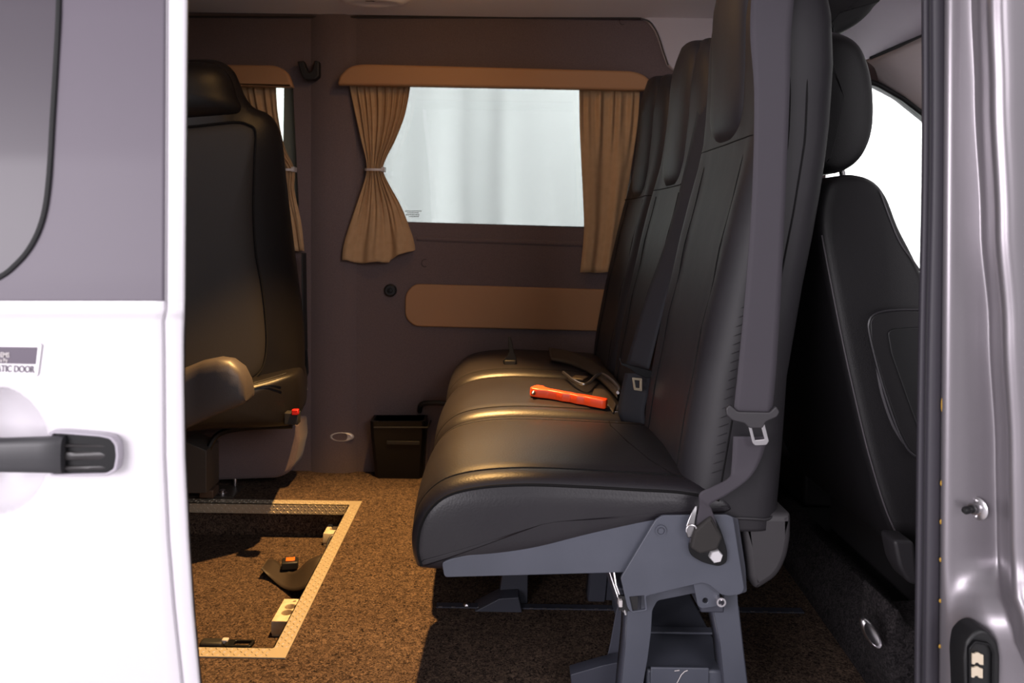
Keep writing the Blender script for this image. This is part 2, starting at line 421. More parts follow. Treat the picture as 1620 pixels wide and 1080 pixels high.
# ---- the silver door pillar (right)
def pillar_section(v):
    """x offset of the bright ridge by height, in pixels"""
    if v < -80: return -30
    ks = [(-80, -30), (0, -26), (150, -22), (360, -14), (520, -3), (720, 6), (850, 8), (930, 12), (1000, 34), (1080, 60), (1200, 66)]
    for (a, x), (b, y) in zip(ks, ks[1:]):
        if a <= v <= b:
            t = (v - a) / (b - a); t = t * t * (3 - 2 * t); return x + (y - x) * t
    return ks[-1][1]
bm = bmesh.new(); rings = []
for i in range(76):
    v = -460 + i * 1700 / 75
    o = pillar_section(v)
    sx = -8 * v / 1080
    flare = max(0, min(1, (v - 880) / 120)); flare = flare * flare * (3 - 2 * flare)
    sec = [(1486 + sx, 1.16), (1497 + sx, 1.105), (1503 + sx, 1.092), (1520 + sx, 1.088 - .012 * flare), (1545 + o * .4, 1.083 - .045 * flare), (1568 + o, 1.078 - .06 * flare),
           (1578 + o, 1.066 - .06 * flare), (1586 + o, 1.040 - .045 * flare), (1593 + o, 1.018 - .03 * flare), (1603 + o, 1.010 - .025 * flare), (1625 + o, 1.008 - .025 * flare), (1680, 1.03), (1800, 1.06)]
    rings.append(catmull([P(u, v, Y) for u, Y in sec], 5))
loft_bm(rings, closed_ring=False, bm=bm)
pil = obj('door_pillar', bm, SILVER, angle=180)
pil.modifiers.new('s', 'SOLIDIFY').thickness = .004
tag(pil, 'silver-painted door pillar of the van at the front edge of the opening', 'pillar', kind='structure')
bm = bmesh.new(); rings = []
for i in range(38):
    v = -460 + i * 1700 / 37; sx = -10 * v / 1080 + 4 * math.exp(-((v - 250) / 260) ** 2)
    rings.append([P(u + sx, v, Y) for u, Y in ((1457, 1.18), (1456, 1.112), (1458, 1.100), (1463, 1.096), (1467, 1.099), (1469, 1.108), (1472, 1.100), (1478, 1.096), (1486, 1.095), (1494, 1.099), (1497, 1.108), (1497, 1.18))])
loft_bm(rings, bm=bm)
seal = obj('door_seal', bm, RUBBER, pil, angle=180); seal['label'] = 'dark rubber seal along the pillar'
bm = tube_bm([P(1497.5 - 10 * v / 1080 + 3 * math.exp(-((v - 250) / 260) ** 2), v, 1.098) for v in range(-460, 1200, 40)], .0009, 6)
obj('seam_bead', bm, mat('pale bead', (.5, .47, .48), .4), pil)
for v, h in ((8, 12), (134, 8), (236, 18), (328, 8), (394, 12), (640, 26), (764, 10), (825, 9), (885, 8), (950, 7), (1022, 7)):
    p = P(1496.5 - 10 * v / 1080 + 3 * math.exp(-((v - 250) / 260) ** 2), v, 1.0965)
    bm = bmesh.new(); bmesh.ops.create_uvsphere(bm, u_segments=8, v_segments=6, radius=1)
    bmesh.ops.transform(bm, matrix=Matrix.Translation(p) @ Matrix.Diagonal((.0022, .0015, h * .00045, 1)), verts=bm.verts)
    o = obj('glue_spot', bm, mat('yellow glue', (.42, .24, .03), .6), pil)

# plunger switch on the pillar
ax = Vector((-.86, -.38, .0)).normalized(); c = P(1547, 803, 1.080)
sw = thing('plunger_switch', 'small round door contact switch with black plunger on silver pillar', 'switch', c)
obj('flange', lathe_bm([(0, 0), (.0155, 0), (.0165, .001), (.0165, .003), (.014, .0045), (.008, .005), (0, .005)], c, ax), CHROME, sw)
obj('collar', lathe_bm([(.0075, .004), (.0078, .012), (.007, .0135), (.0, .0135)], c, ax), CHROME_DK, sw)
obj('plunger', lathe_bm([(.0052, .012), (.0055, .016), (.0042, .018), (.0052, .020), (.0055, .027), (.0035, .0305), (0, .031)], c, ax), RUBBER_D, sw)
for dz in (.0115, -.0115):
    obj('screw', lathe_bm([(.0026, .003), (.0026, .0058), (.0018, .0066), (0, .0068)], c + Vector((0, 0, dz)), ax, 12), CHROME, sw)
# contact block
ct = thing('contact_block', 'black power contact housing with two brass plates low on silver pillar', 'contact', P(1552, 1080, 1.02))
out = pxpoly([(1527, 1140), (1523, 1040), (1527, 1012), (1540, 998), (1552, 994), (1563, 998), (1577, 1015), (1581, 1040), (1579, 1140)], 1.02, .006)
obj('housing', plate_me(out, [], .036, 'XZ', 1.035, .004), RUBBER_D, ct)
inn = pxpoly([(1532, 1140), (1531, 1024), (1541, 1012), (1564, 1016), (1571, 1030), (1570, 1140)], 1.015, .003)
inn2 = pxpoly([(1535, 1137), (1534, 1026), (1542, 1016), (1562, 1019), (1568, 1031), (1567, 1137)], 1.015, .002)
obj('housing_rim', plate_me(inn, [inn2], .006, 'XZ', 1.015, .001), BLACKP, ct)
BRASS = mat('pale brass', (.78, .66, .50), .5, .3)
for a, b in (((1538, 1034), (1556, 1052)), ((1537, 1056), (1555, 1073))):
    q = pxpoly([(a[0], a[1]), (a[0] + 5, a[1]), (a[0] + 7, a[1] - 1.5), (a[0] + 11, a[1] - 1.5), (b[0] - 4, a[1] + 1), (b[0], a[1] + 2), (b[0], b[1]), (a[0] + 12, b[1] - 1), (a[0] + 10, b[1] - 4), (a[0] + 6, b[1] - 4), (a[0] + 4, b[1] - 1), (a[0], b[1] - 2)], 1.013, .0003)
    obj('contact_plate', plate_me(q, [], .003, 'XZ', 1.0145, .0004), BRASS, ct)

# ---- the slid-open door (left)
def door_Y(v):
    if v < -120: return .905 + (-120 - v) * .00022
    ks = [(-120, .905), (0, .888), (250, .862), (440, .850), (478, .849), (492, .846), (505, .852), (530, .853), (720, .852), (900, .862), (1080, .88), (1250, .90)]
    for (a, x), (b, y) in zip(ks, ks[1:]):
        if a <= v <= b:
            t = (v - a) / (b - a); return x + (y - x) * t
    return .9
def edge_u(v, ks):
    if v < ks[0][0]: return ks[0][1]
    for (a, x), (b, y) in zip(ks, ks[1:]):
        if a <= v <= b: return x + (y - x) * (v - a) / (b - a)
    return ks[-1][1]
CRE = [(-150, 263), (0, 263), (470, 261), (490, 261), (508, 257), (560, 258), (720, 259), (850, 265), (960, 274), (1080, 287), (1250, 305)]
EDG = [(-150, 298), (0, 297), (300, 294), (470, 293), (505, 292), (530, 291), (600, 291), (720, 293), (850, 299), (960, 306), (1080, 317), (1250, 334)]
def dish(u, v):
    r = math.hypot((u + 8) / 84, (v - 713) / 101)
    if r >= 1: return 0
    t = max(0, 1 - r * r); return .045 * t ** .6
vs = sorted(set([-460, -380, -300, -240, -180, -120, -60, 0] + list(range(30, 600, 14)) + [470, 474, 476, 478, 481, 488, 492, 498, 504, 510] + list(range(600, 830, 4)) + list(range(830, 1251, 16))))
us = [-420, -330, -250, -200, -160] + [-130 + 4 * i for i in range(56)] + [98 + 12 * i for i in range(13)]
def door_strip(umap, vv, mapper):
    bm = bmesh.new()
    return loft_bm([[mapper(u, v) for u in umap(v)] for v in vv], closed_ring=False, bm=bm)
def main_u(v):
    c = edge_u(v, CRE)
    return [u for u in us if u < c - 4] + [c - 3 + 3 * k for k in range(0)]
bm = bmesh.new(); rows = []
for v in vs:
    if v < 476: continue
    c = edge_u(v, CRE); r = []
    for k, u in enumerate(us):
        uu = u if u < 180 else 180 + (u - 180) * (c - 3 - 180) / (us[-1] - 180)
        y = door_Y(v) + dish(uu, v)
        q = P(uu, v, door_Y(v)); r.append(Vector((q.x, y, q.z)))
    for du, dy in ((-1.5, .0006), (0, .004), (1.5, .006), (3.5, .006), (5, .003), (7, .0015), (9, .001)):
        q = P(c + du, v, door_Y(v) + dy); r.append(q)
    e = edge_u(v, EDG)
    for t in (.45, .75, .93): q = P(c + 9 + (e - c - 9) * t, v, door_Y(v) + .001 + .004 * t * t); r.append(q)
    r.append(P(e, v, door_Y(v) + .010)); r.append(P(e - 4, v, door_Y(v) + .05))
    rows.append(r)
loft_bm(rows, closed_ring=False, bm=bm)
door = obj('door_1', bm, WHITE_PAINT, angle=180)
tag(door, 'white sliding door slid open at the left with dark upper film', 'door', kind='structure')
# back skin of the door so that it has thickness
bm = bmesh.new(); rows = []
for v in range(-460, 1251, 60):
    e = edge_u(v, EDG)
    a = P(-420, v, door_Y(v)); b = P(e - 4, v, door_Y(v) + .05)
    rows.append([Vector((a.x, a.y + .06, a.z)), Vector((b.x, b.y + .008, b.z))])
loft_bm(rows, closed_ring=False, bm=bm)
obj('inner_skin', bm, PLASTIC, door, solid=.006)
# upper film-covered half
bm = bmesh.new(); rows = []
for v in [q for q in vs if q <= 474] + [475.5]:
    c = edge_u(v, CRE); rr = [P(u, v, door_Y(v)) for u in range(-420, 240, 30)] + [P(c - k, v, door_Y(v)) for k in (20, 6, 1.5)] + [P(c - .5, v, door_Y(v) + .003)]
    rows.append(rr)
rows.append([p + Vector((0, .003, -.0002)) for p in rows[-1]])
loft_bm(rows, closed_ring=False, bm=bm)
o = obj('upper_film', bm, WRAP, door, angle=180); o['label'] = 'matt graphite film on the upper door'
bm = bmesh.new(); rows = []
for v in [q for q in vs if q <= 474] + [476]:
    c = edge_u(v, CRE); e = edge_u(v, EDG); r = []
    for du, dy in ((-1, .003), (0, .005), (1.5, .006), (3, .005), (5, .002), (8, .001)): r.append(P(c + du, v, door_Y(v) + dy))
    for t in (.45, .75, .93): r.append(P(c + 8 + (e - c - 8) * t, v, door_Y(v) + .001 + .004 * t * t))
    r.append(P(e, v, door_Y(v) + .010)); r.append(P(e - 4, v, door_Y(v) + .05)); rows.append(r)
loft_bm(rows, closed_ring=False, bm=bm)
obj('edge_flange', bm, WHITE_PAINT, door, angle=180)
# glass pane and its rubber: rounded lower right corner
gl = [(93, -340), (95, -120), (94, 0), (90, 90), (84, 190), (80, 260), (74, 320), (64, 360), (48, 392), (28, 416), (0, 438), (-60, 462), (-200, 470), (-400, 470)]
gp = catmull([Vector((*XZ(u, v, door_Y(v)), 0)) for u, v in gl], 4)
gy = catmull([Vector((door_Y(v), 0, 0)) for u, v in gl], 4)
rows = [[Vector((p.x, q.x - .0028, p.y)), Vector((p.x - .35, q.x - .0028, p.y + (.05 if i > 24 else 0)))] for i, (p, q) in enumerate(zip(gp, gy))]
bm = bmesh.new()
fan = []
for i, v in enumerate(range(-336, 466, 12)):
    ue = None
    for (u1, v1), (u2, v2) in zip(gl, gl[1:]):
        if v1 <= v <= v2: ue = u1 + (u2 - u1) * (v - v1) / max(v2 - v1, 1e-6); break
    ue = ue if ue is not None else -300
    fan.append([P(-420 + (ue + 419.5) * t, v, door_Y(v) - .0012) for t in (0, .3, .6, .85, 1)])
loft_bm(fan, closed_ring=False, bm=bm)
g = obj('door_glass', bm, DGLASS, door, angle=180); g['label'] = 'glossy privacy glass in the upper door'
bm = tube_bm([Vector((p.x, q.x - .001, p.y)) for p, q in zip(gp, gy)], .0032, 8)
obj('glass_rubber', bm, RUBBER_D, door)
# handle
bm = bmesh.new(); rings = []
for u, y0, v0, v1 in ((-420, .826, 690, 748), (-60, .826, 696, 750), (0, .826, 696, 750), (60, .827, 694, 751), (84, .829, 692, 751.5), (96, .832, 692, 752)):
    a, b = P(u, v0, y0), P(u, v1, y0); r = []
    for k in range(16):
        t = 2 * math.pi * k / 16; cz = math.copysign(abs(math.cos(t)) ** .6, math.cos(t)); sy = math.copysign(abs(math.sin(t)) ** .6, math.sin(t))
        r.append(Vector((a.x, y0 + .009 + .009 * sy, (a.z + b.z) / 2 + (a.z - b.z) / 2 * cz)))
    rings.append(r)
loft_bm(rings, bm=bm)
h = obj('door_handle', bm, mat('handle plastic', (.035, .034, .038), .45), door); h['label'] = 'black door handle bar'
out = pxpoly([(78, 682), (100, 682), (160, 687), (178, 691), (187, 702), (189, 722), (185, 744), (172, 752), (100, 753), (80, 752)], .840, .003)
inn = pxpoly([(83, 685.5), (100, 686), (158, 690.5), (174, 694), (182, 704), (183.5, 722), (180, 741), (169, 748), (100, 749.5), (83, 749)], .840, .003)
o = obj('handle_surround', plate_me(out, [inn], .012, 'XZ', .845, .0012), mat('lilac grey surround', (.40, .37, .42), .3), h)
o = obj('handle_end', plate_me(inn, [], .012, 'XZ', .848, .001), BLACKP, h)
bm = bmesh.new()
for (v0, v1) in ((700, 708), (712, 729), (735, 744)):
    rings = []
    for t in range(7):
        u = 101 + t * 11; k = .5 - .5 * (t / 6) ** 2 * .7
        a = P(u, v0 + (0 if v0 > 705 else t * .5), .8405 + .0015 * t / 6 + .003); b = P(u, v1, .8415)
        m_ = (a + b) / 2; hh = (a.z - b.z) / 2
        rings.append([m_ + Vector((0, -.004 * math.cos(q) * (1 - t / 9), hh * math.sin(q))) for q in [i * math.pi / 4 for i in range(8)]])
    loft_bm(rings, bm=bm)
obj('grip_rib', bm, mat('grip rib plastic', (.022, .019, .020), .35), h)
# badge with the lettering
bd = plate_me(pxpoly([(-110, 541), (64, 543.5), (66, 546), (60, 593), (57, 595), (-110, 590)], .8505, .002), [], .002, 'XZ', .8515, .0006)
badge = obj('door_badge', bd, mat('badge silver', (.72, .69, .72), .35, .2), door); badge['label'] = 'small silver and grey lettered badge'
dk = plate_me(pxpoly([(-108, 547), (59.5, 549), (56.5, 576), (-108, 572)], .8505, .0005), [], .0008, 'XZ', .8504)
obj('badge_field', dk, mat('badge grey', (.095, .075, .105), .5), badge)
def text(s, u, v, Y, h, m, parent, rot=0, name='lettering', squeeze=1, bold=0):
    cu = bpy.data.curves.new('t', 'FONT'); cu.body = s; cu.size = h; cu.extrude = .0003; cu.align_x = 'RIGHT'; cu.offset = bold
    o = bpy.data.objects.new('t', cu); COL.objects.link(o); dg = bpy.context.evaluated_depsgraph_get(); dg.update()
    me = bpy.data.meshes.new_from_object(o.evaluated_get(dg)); bpy.data.objects.remove(o)
    me.transform(Matrix.Translation(P(u, v, Y)) @ Matrix.Rotation(rot, 4, 'Y') @ Matrix.Rotation(R(90), 4, 'X') @ Matrix.Diagonal((squeeze, 1, 1, 1)))
    me.materials.clear()
    return obj(name, me, m, parent, smooth=False)
text('ATIC DOOR', 54, 589.3, .8500, .0108, mat('badge letters', (.13, .11, .14), .5), badge, .015, squeeze=.72, bold=.00025)
text('EMS', 15, 565, .8496, .0076, WHITE_P, badge, .015, squeeze=.8, bold=.0002)
text('s By', 12, 572.6, .8496, .0058, WHITE_P, badge, .015, squeeze=.85, bold=.0002)

# ================================================================ FAR WALL FITTINGS
def curtain(label, edges, folds, Y, amp, tie=None, group=None, seed=0, hem=4, g0=.5, hemk=((0, 0), (1, 0))):
    rnd = random.Random(seed)
    t = thing('curtain', label, 'curtain', P((edges[0][1] + edges[0][2]) / 2, edges[-1][0], Y), group)
    vmax = edges[-1][0]; v0 = edges[0][0]; n = 44; m = 150
    ph = [rnd.uniform(0, 6.28) for _ in range(6)]
    L = catmull([Vector((e[0], e[1], e[2])) for e in edges], 10)
    rows = []
    for q in [L[int(i * (len(L) - 1) / n)] for i in range(n + 1)]:
        v, a, b = q; row = []
        wdt = b - a; w0 = edges[0][2] - edges[0][1]
        f = (v - v0) / (vmax - v0)
        A = amp * (.55 + .45 * min(1, wdt / w0)) * (1 if f > .03 else .6)
        nf = folds
        for k in range(m + 1):
            s = k / m
            s2 = s + .020 * math.sin(5 * s + ph[0]) + .012 * math.sin(11 * s + 2 * f + ph[1])
            g = max(0, min(1, (f - g0) / .45)); g = g * g * (3 - 2 * g)
            hi = math.sin(2 * math.pi * nf * s2 + ph[2]) * .55 + .3 * math.sin(2 * math.pi * nf * .61 * s + ph[5]) + .25 * math.sin(2 * math.pi * nf * 1.7 * s + ph[4])
            lo = math.sin(2 * math.pi * nf * .30 * s2 + ph[3]) * .9 + .16 * math.sin(2 * math.pi * nf * .8 * s + ph[0])
            y = A * (hi * (1 - g) + lo * g)
            vv = v + (hem * .4 * lo + lerpk(s, hemk)) * max(0, (f - .75) / .25) ** 2
            p = P(a + wdt * s, vv, Y); row.append(Vector((p.x, Y + y, p.z)))
        rows.append(row)
    obj('curtain_cloth', loft_bm(rows, closed_ring=False), CURT, t, solid=.0012, angle=180)
    if tie:
        v, a, b = tie
        c0, c1 = P(a, v, Y), P(b, v, Y); cx = (c0 + c1) / 2; rx = (c1.x - c0.x) / 2 + .004
        pts = [cx + Vector((rx * math.cos(q), (amp + .010) * math.sin(q), .002 * math.sin(q))) for q in [i * 2 * math.pi / 24 for i in range(24)]]
        bm = bmesh.new(); rings = []
        for dz, dr in ((-.004, 0), (-.004, .003), (.004, .003), (.004, 0), (-.004, 0)):
            rings.append([p + (p - cx).normalized() * dr + Vector((0, 0, dz)) for p in pts])
        loft_bm(rings, caps=False, bm=bm)
        e = P(b, v, Y); box_bm(e.x - .004, e.x + .007, Y - .012, Y + .02, e.z - .008, e.z + .008, bm)
        o = obj('curtain_tie', bm, WHITE_P, t, angle=30); o['label'] = 'white plastic tie clip'
    return t
curtain('tan curtain left of the main side window, pinched by a white clip', [(132, 552, 650), (180, 562, 641), (220, 571, 626), (252, 579, 610), (268, 580, 606), (285, 577, 612), (330, 562, 636), (370, 549, 650), (396, 543, 655), (414, 542, 656)], 9, YW - .035, .012, (268, 580, 606), 'tan curtains at the side windows', 3, 4, .5, ((0, -2), (.33, 2), (.64, 0), (.66, -4), (1, -20)))
curtain('tan curtain at right of the main side window, beside the farthest backrest', [(138, 916, 1012), (200, 917, 1008), (260, 920, 1000), (320, 923, 990), (370, 924, 982), (431, 918, 973)], 5.5, YW - .035, .013, None, 'tan curtains at the side windows', 11, 2, .05)
curtain('narrow tan curtain at rear window beside the dark rear seat', [(133, 330, 437), (180, 350, 440), (230, 385, 450), (268, 440, 466), (300, 442, 466), (350, 447, 476), (397, 458, 481)], 7, YW - .035, .011, (268, 446, 464), 'tan curtains at the side windows', 5, 2)
obj('window_edge_band', box_bm(P(452, 0, 2.64).x, P(478, 0, 2.64).x, 2.636, 2.64, .87, 1.35), mat('window edge band', (.13, .14, .12), .4), bpy.data.objects['window_2'])
def pelmet(pts, label):
    o = obj('pelmet', plate_me(pxpoly(pts, YW - .085, .01), [], .030, 'XZ', YW - .072, .008), WALLTAN)
    tag(o, label, 'pelmet', 'tan pelmets above the curtains'); return o
pelmet([(533, 134), (537, 120, .03), (553, 104, .04), (575, 101, .02), (1000, 112, .05), (1020, 118, .04), (1034, 133), (1028, 143)], 'long tan padded pelmet board above the main side window')
pelmet([(200, 100), (436, 103, .03), (455, 113, .02), (463, 136, .006), (463, 138), (200, 132)], 'short tan pelmet board above rear window')
# curtain track hidden above
o = obj('trim_panel', plate_me(pxpoly([(641, 465, .03), (655, 449, .03), (1060, 461, .03), (1060, 527, .03), (655, 516, .03), (641, 502, .03)], YW - .012, .012), [], .014, 'XZ', YW - .005, .004), WALLTAN)
tag(o, 'long tan vinyl trim strip on the wall behind the bench', 'panel')
# stiff dark upper wall recess edges: faint ledge under the window
o = obj('wall_ledge', tube_bm([P(660, 377, YW + .004), P(1000, 389, YW + .004)], .010, 10), WALLF, wall)
bm = bmesh.new()
loft_bm([[P(u, v, YW - d) for (u, d) in ((482, -.01), (490, -.005), (497, .012), (520, .020), (545, .020), (558, .010), (566, -.004))] for v in (22, 100, 300, 500, 660, 770)], closed_ring=False, bm=bm)
obj('wall_rib', bm, WALLF, wall, angle=180)
# black double coat hook
ck = thing('coat_hook', 'small black two-pronged coat hook high on the wall between the windows', 'hook', P(490, 128, YW - .02))
q = pxpoly([(473, 99), (483, 98), (488, 113), (492, 117), (497, 113), (500, 98), (507, 99), (507, 122), (500, 128), (484, 128), (479, 120)], YW - .03, .004)
obj('hook_body', plate_me(q, [], .035, 'XZ', YW - .037, .004), CAB_BLACK, ck)
# black knob and chrome oval
k = P(618, 459, YW)
kn = thing('coat_stud', 'small round black knob on wall below left curtain', 'knob', k)
obj('knob_disc', lathe_bm([(.022, .0), (.022, .008), (.017, .013), (0, .013)], k, (0, -1, 0), 24), RUBBER_D, kn)
obj('knob_stem', lathe_bm([(.009, .012), (.008, .020), (0, .021)], k, (0, -1, 0), 16), BLACKP, kn)
def oval(name, c, rx, rz, mt, lab, ax=None, M=None):
    bm = bmesh.new(); rings = []
    M = M or Matrix.Identity(3)
    for s, d in ((1, 0), (1, .004), (.94, .008), (.80, .010), (.74, .006), (.4, .004), (.02, .0035)):
        rings.append([Vector(c) + M @ Vector((rx * s * math.cos(t), -d, rz * s * math.sin(t))) for t in [i * 2 * math.pi / 40 for i in range(40)]])
    loft_bm(rings, bm=bm); o = obj(name, bm, mt); tag(o, lab, 'lamp'); return o
oval('footwell_lamp', P(541, 690, YW - .012), .042, .017, mat('pale satin metal', (.66, .63, .63), .4, .3), 'oval chrome-rimmed courtesy lamp low on the far wall left of bin')
# small moulded hook marks
for u, v in ((672, 416), (985, 33)):
    c = P(u, v, YW - .001)
    o = obj('upholstery_clip', tube_bm([c + Vector((.011 * math.cos(t), 0, .013 * math.sin(t))) for t in [R(60 + i * 24) for i in range(11)]], .0012, 6), mat('clip brown', (.045, .033, .033), .8), wall)
# black wall bin
bn = thing('wall_bin', 'black open-topped bin fixed low on the wall by the carpet', 'bin', P(633, 750, YW - .05))
BT, BB = .085, .065
def binring(v, y, ins=0):
    a = (592, 677) if v < 700 else (598, 671)
    l, r = P(a[0] + ins, v, YW), P(a[1] - ins, v, YW)
    yf = y + ins * .0022
    return [Vector((l.x, YW - .003, l.z)), Vector((l.x, yf + .012, l.z)), Vector((l.x + .012, yf, l.z)), Vector((r.x - .012, yf, r.z)), Vector((r.x, yf + .012, r.z)), Vector((r.x, YW - .003, r.z))]
bm = bmesh.new()
loft_bm([binring(749, YW - BB), binring(672, YW - BT), binring(656, YW - BT - .006), binring(656, YW - BT - .006, 4), binring(672, YW - BT, 4), binring(745, YW - BB, 5)], bm=bm)
obj('bin_body', bm, BLACKP, bn, angle=30)
a, b = P(592, 676, YW - BT - .003), P(677, 676, YW - BT - .003)
obj('bin_rim', tube_bm([Vector((a.x - .002, YW - .005, a.z)), a, b, Vector((b.x + .002, YW - .005, b.z))], .0035, 8), CAB_BLACK, bn)
a, b = P(612, 697, YW - .083), P(664, 697, YW - .083)
obj('bin_label_recess', box_bm(a.x, b.x, a.y - .002, a.y + .004, a.z - .012, a.z), CAB_BLACK, bn, bevel=.001)
# dark pipe bend entering the cushion by the wall
tag(obj('belt_guide_bar', tube_bm(catmull([P(664, 650, YW - .005), P(668, 639, YW - .03), P(690, 637, YW - .04), P(730, 640, YW - .04)], 6), .009, 10), CAB_BLACK),
    'short dark bent bar on the wall just left of the farthest cushion', 'bar')
# dome lamp in the headliner
dl = P(592, 4, 2.44)
D = thing('dome_lamp', 'unlit oval moulded dome lamp base in the headliner', 'lamp', (dl.x, 2.44, ZC))
bm = bmesh.new(); rings = []
for s, d in ((1.12, -.004), (1, .004), (.86, .013), (.7, .017), (.55, .012), (.3, .009), (.02, .009)):
    rings.append([Vector((dl.x + .115 * s * math.cos(t), 2.435 + .055 * s * math.sin(t), ZC + .006 - d)) for t in [i * 2 * math.pi / 48 for i in range(48)]])
loft_bm(rings, bm=bm); obj('lamp_base', bm, HEADL, D, angle=180)
obj('lamp_slot', box_bm(dl.x - .022, dl.x + .008, 2.40, 2.404, ZC - .012, ZC - .009), RUBBER_D, D, bevel=.001)
# warm ceiling spotlight whose beam falls on the carpet (above the frame)
cs = thing('ceiling_spotlight', 'small round warm spotlight set in the headliner above the carpet well', 'lamp', (-.16, 1.96, ZC))
obj('spot_bezel', lathe_bm([(.036, -.004), (.036, .006), (.030, .010), (.026, .006), (.026, -.004)], (-.16, 1.96, ZC + .008), (0, 0, -1)), CHROME_DK, cs)

# ================================================================ WELL TRIM AND CONTENTS
tr = thing('well_trim', 'bright chequer-plate metal edging around the sunken carpet well', 'edging', ((WX0 + WX1) / 2, (WY0 + WY1) / 2, 0))
IN = (WX0 + LIP, WX1 - LIP, WY0 + LIP, WY1 - LIP)
def mitre(a, b, c, d, z0=.0, z1=.0026):
    bm = bmesh.new(); lo = [bm.verts.new((p[0], p[1], z0)) for p in (a, b, c, d)]; hi = [bm.verts.new((p[0], p[1], z1)) for p in (a, b, c, d)]
    bm.faces.new(hi); bm.faces.new(lo[::-1])
    for i in range(4): bm.faces.new((lo[i], lo[(i + 1) % 4], hi[(i + 1) % 4], hi[i]))
    return bm
O = [(WX0, WY0), (WX1, WY0), (WX1, WY1), (WX0, WY1)]; I = [(IN[0], IN[2]), (IN[1], IN[2]), (IN[1], IN[3]), (IN[0], IN[3])]
def loz(bm, c, ex, ey, n, L, Wd, Hh):
    """one raised lozenge at c; ex along, ey across, n out"""
    pts = [c + ex * L, c + ey * Wd, c - ex * L, c - ey * Wd]
    lo = [bm.verts.new(p) for p in pts]; t1 = bm.verts.new(c + ex * L * .5 + n * Hh); t2 = bm.verts.new(c - ex * L * .5 + n * Hh)
    bm.faces.new((lo[0], lo[1], t1)); bm.faces.new((lo[1], lo[2], t2)); bm.faces.new((lo[1], t2, t1)); bm.faces.new((lo[2], lo[3], t2)); bm.faces.new((lo[3], lo[0], t1)); bm.faces.new((lo[3], t1, t2))
FL = .030
for i in range(4):
    a, b = O[i], O[(i + 1) % 4]; c2, d = I[(i + 1) % 4], I[i]
    st = obj('edging_strip', mitre(a, b, c2, d, .0006, .0028), ALU, tr, smooth=False)
    A, B = Vector((*d, .0028)), Vector((*c2, .0028)); n_in = Vector(((WX0 + WX1) / 2, (WY0 + WY1) / 2, 0)) - (A + B) / 2; n_in.z = 0; n_in.normalize()
    # folded-down lip facing the well
    bm = bmesh.new(); q = [A, B, B + Vector((0, 0, -FL)), A + Vector((0, 0, -FL))]
    v1 = [bm.verts.new(p) for p in q]; v2 = [bm.verts.new(p - n_in * .002) for p in q]
    bm.faces.new(v1); bm.faces.new(v2[::-1])
    for k in range(4): bm.faces.new((v1[k], v1[(k + 1) % 4], v2[(k + 1) % 4], v2[k]))
    obj('edging_lip', bm, ALU, st, smooth=False)
    bm = bmesh.new(); L = (B - A).length; dr = (B - A).normalized(); cnt = int(L / .0105)
    for k in range(cnt):
        for r_ in range(3):
            s = 1 if (k + r_) % 2 else -1
            c0 = A + dr * (k + .5) * L / cnt - n_in * (.007 + r_ * .010)
            ex = (dr + n_in * s).normalized(); ey = Vector((-ex.y, ex.x, 0))
            loz(bm, c0, ex, ey, Vector((0, 0, 1)), .0044, .0016, .0014)
            if i == 2:
                c1 = A + dr * (k + .5) * L / cnt - Vector((0, 0, .005 + r_ * .010)); up = Vector((0, 0, 1))
                ex = (dr + up * s).normalized(); ey = ex.cross(n_in)
                loz(bm, c1, ex, ey, n_in, .0044, .0016, .0014)
    o = obj('tread_lozenges', bm, ALU, st, smooth=False); o['kind'] = 'stuff'
def block(px, lab, hole2=True):
    """nylon block on the well bottom with an eight-shaped recess; px = lower left front corner pixel"""
    c = PZ(px[0], px[1], -WD); x0, y0 = c.x, c.y; z0 = -WD
    me = plate_me([(x0, y0), (x0 + .050, y0), (x0 + .050, y0 + .105), (x0, y0 + .105)], [circ(x0 + .025, y0 + .04, .013), circ(x0 + .025, y0 + .068, .013), circ(x0 + .028, y0 + .094, .004)], .030, 'XY', z0 + .022, .002)
    t = thing('anchor_block', lab, 'block', (x0 + .025, y0 + .05, z0), 'white anchor blocks in the carpet well')
    obj('block_body', me, NYLON, t)
    obj('block_base', box_bm(x0 + .001, x0 + .049, y0 + .001, y0 + .104, z0, z0 + .012), NYLON, t, bevel=.001)
    return t
block((429, 1007), 'white nylon anchor block with worn top at the near end of the well')
block((511, 863), 'white nylon anchor block at the far end of the well, touching the loose buckle strap')
# loose strap with buckle in the well
ls = thing('buckle_strap', 'black floor strap with orange-button buckle curling from the white block', 'strap', PZ(470, 930, -WD))
Lp = [PZ(538, 866, -.035), PZ(506, 878, -.030), PZ(488, 886, -.045), PZ(470, 902, -.075), PZ(455, 903, -.098), PZ(436, 886, -.092), PZ(424, 884, -.075)]
Rp = [PZ(546, 872, -.042), PZ(512, 905, -.045), PZ(490, 925, -.060), PZ(470, 934, -.080), PZ(448, 930, -.098), PZ(426, 912, -.093), PZ(413, 899, -.076)]
ribbon('strap_webbing', Lp, Rp, mat('strap brown black', (.028, .020, .016), .6), ls, .002)
c = PZ(459, 890, -.080)
obj('buckle_body', box_bm(c.x - .022, c.x + .022, c.y - .018, c.y + .018, c.z - .012, c.z + .008, rot=Matrix.Rotation(R(12), 3, 'Z')), RUBBER_D, ls, bevel=.003)
obj('release_button', box_bm(c.x - .012, c.x + .012, c.y - .008, c.y + .012, c.z + .006, c.z + .0105, rot=Matrix.Rotation(R(12), 3, 'Z')), AMBER, ls, bevel=.001)
q = [PZ(516, 872, -.062), PZ(521, 852, -.050), PZ(532, 846, -.046), PZ(540, 852, -.044), PZ(536, 866, -.040), PZ(520, 874, -.048)]
obj('wire_hook', tube_bm(catmull(q, 6, True), .0035, 8, closed=True), CHROME, ls)
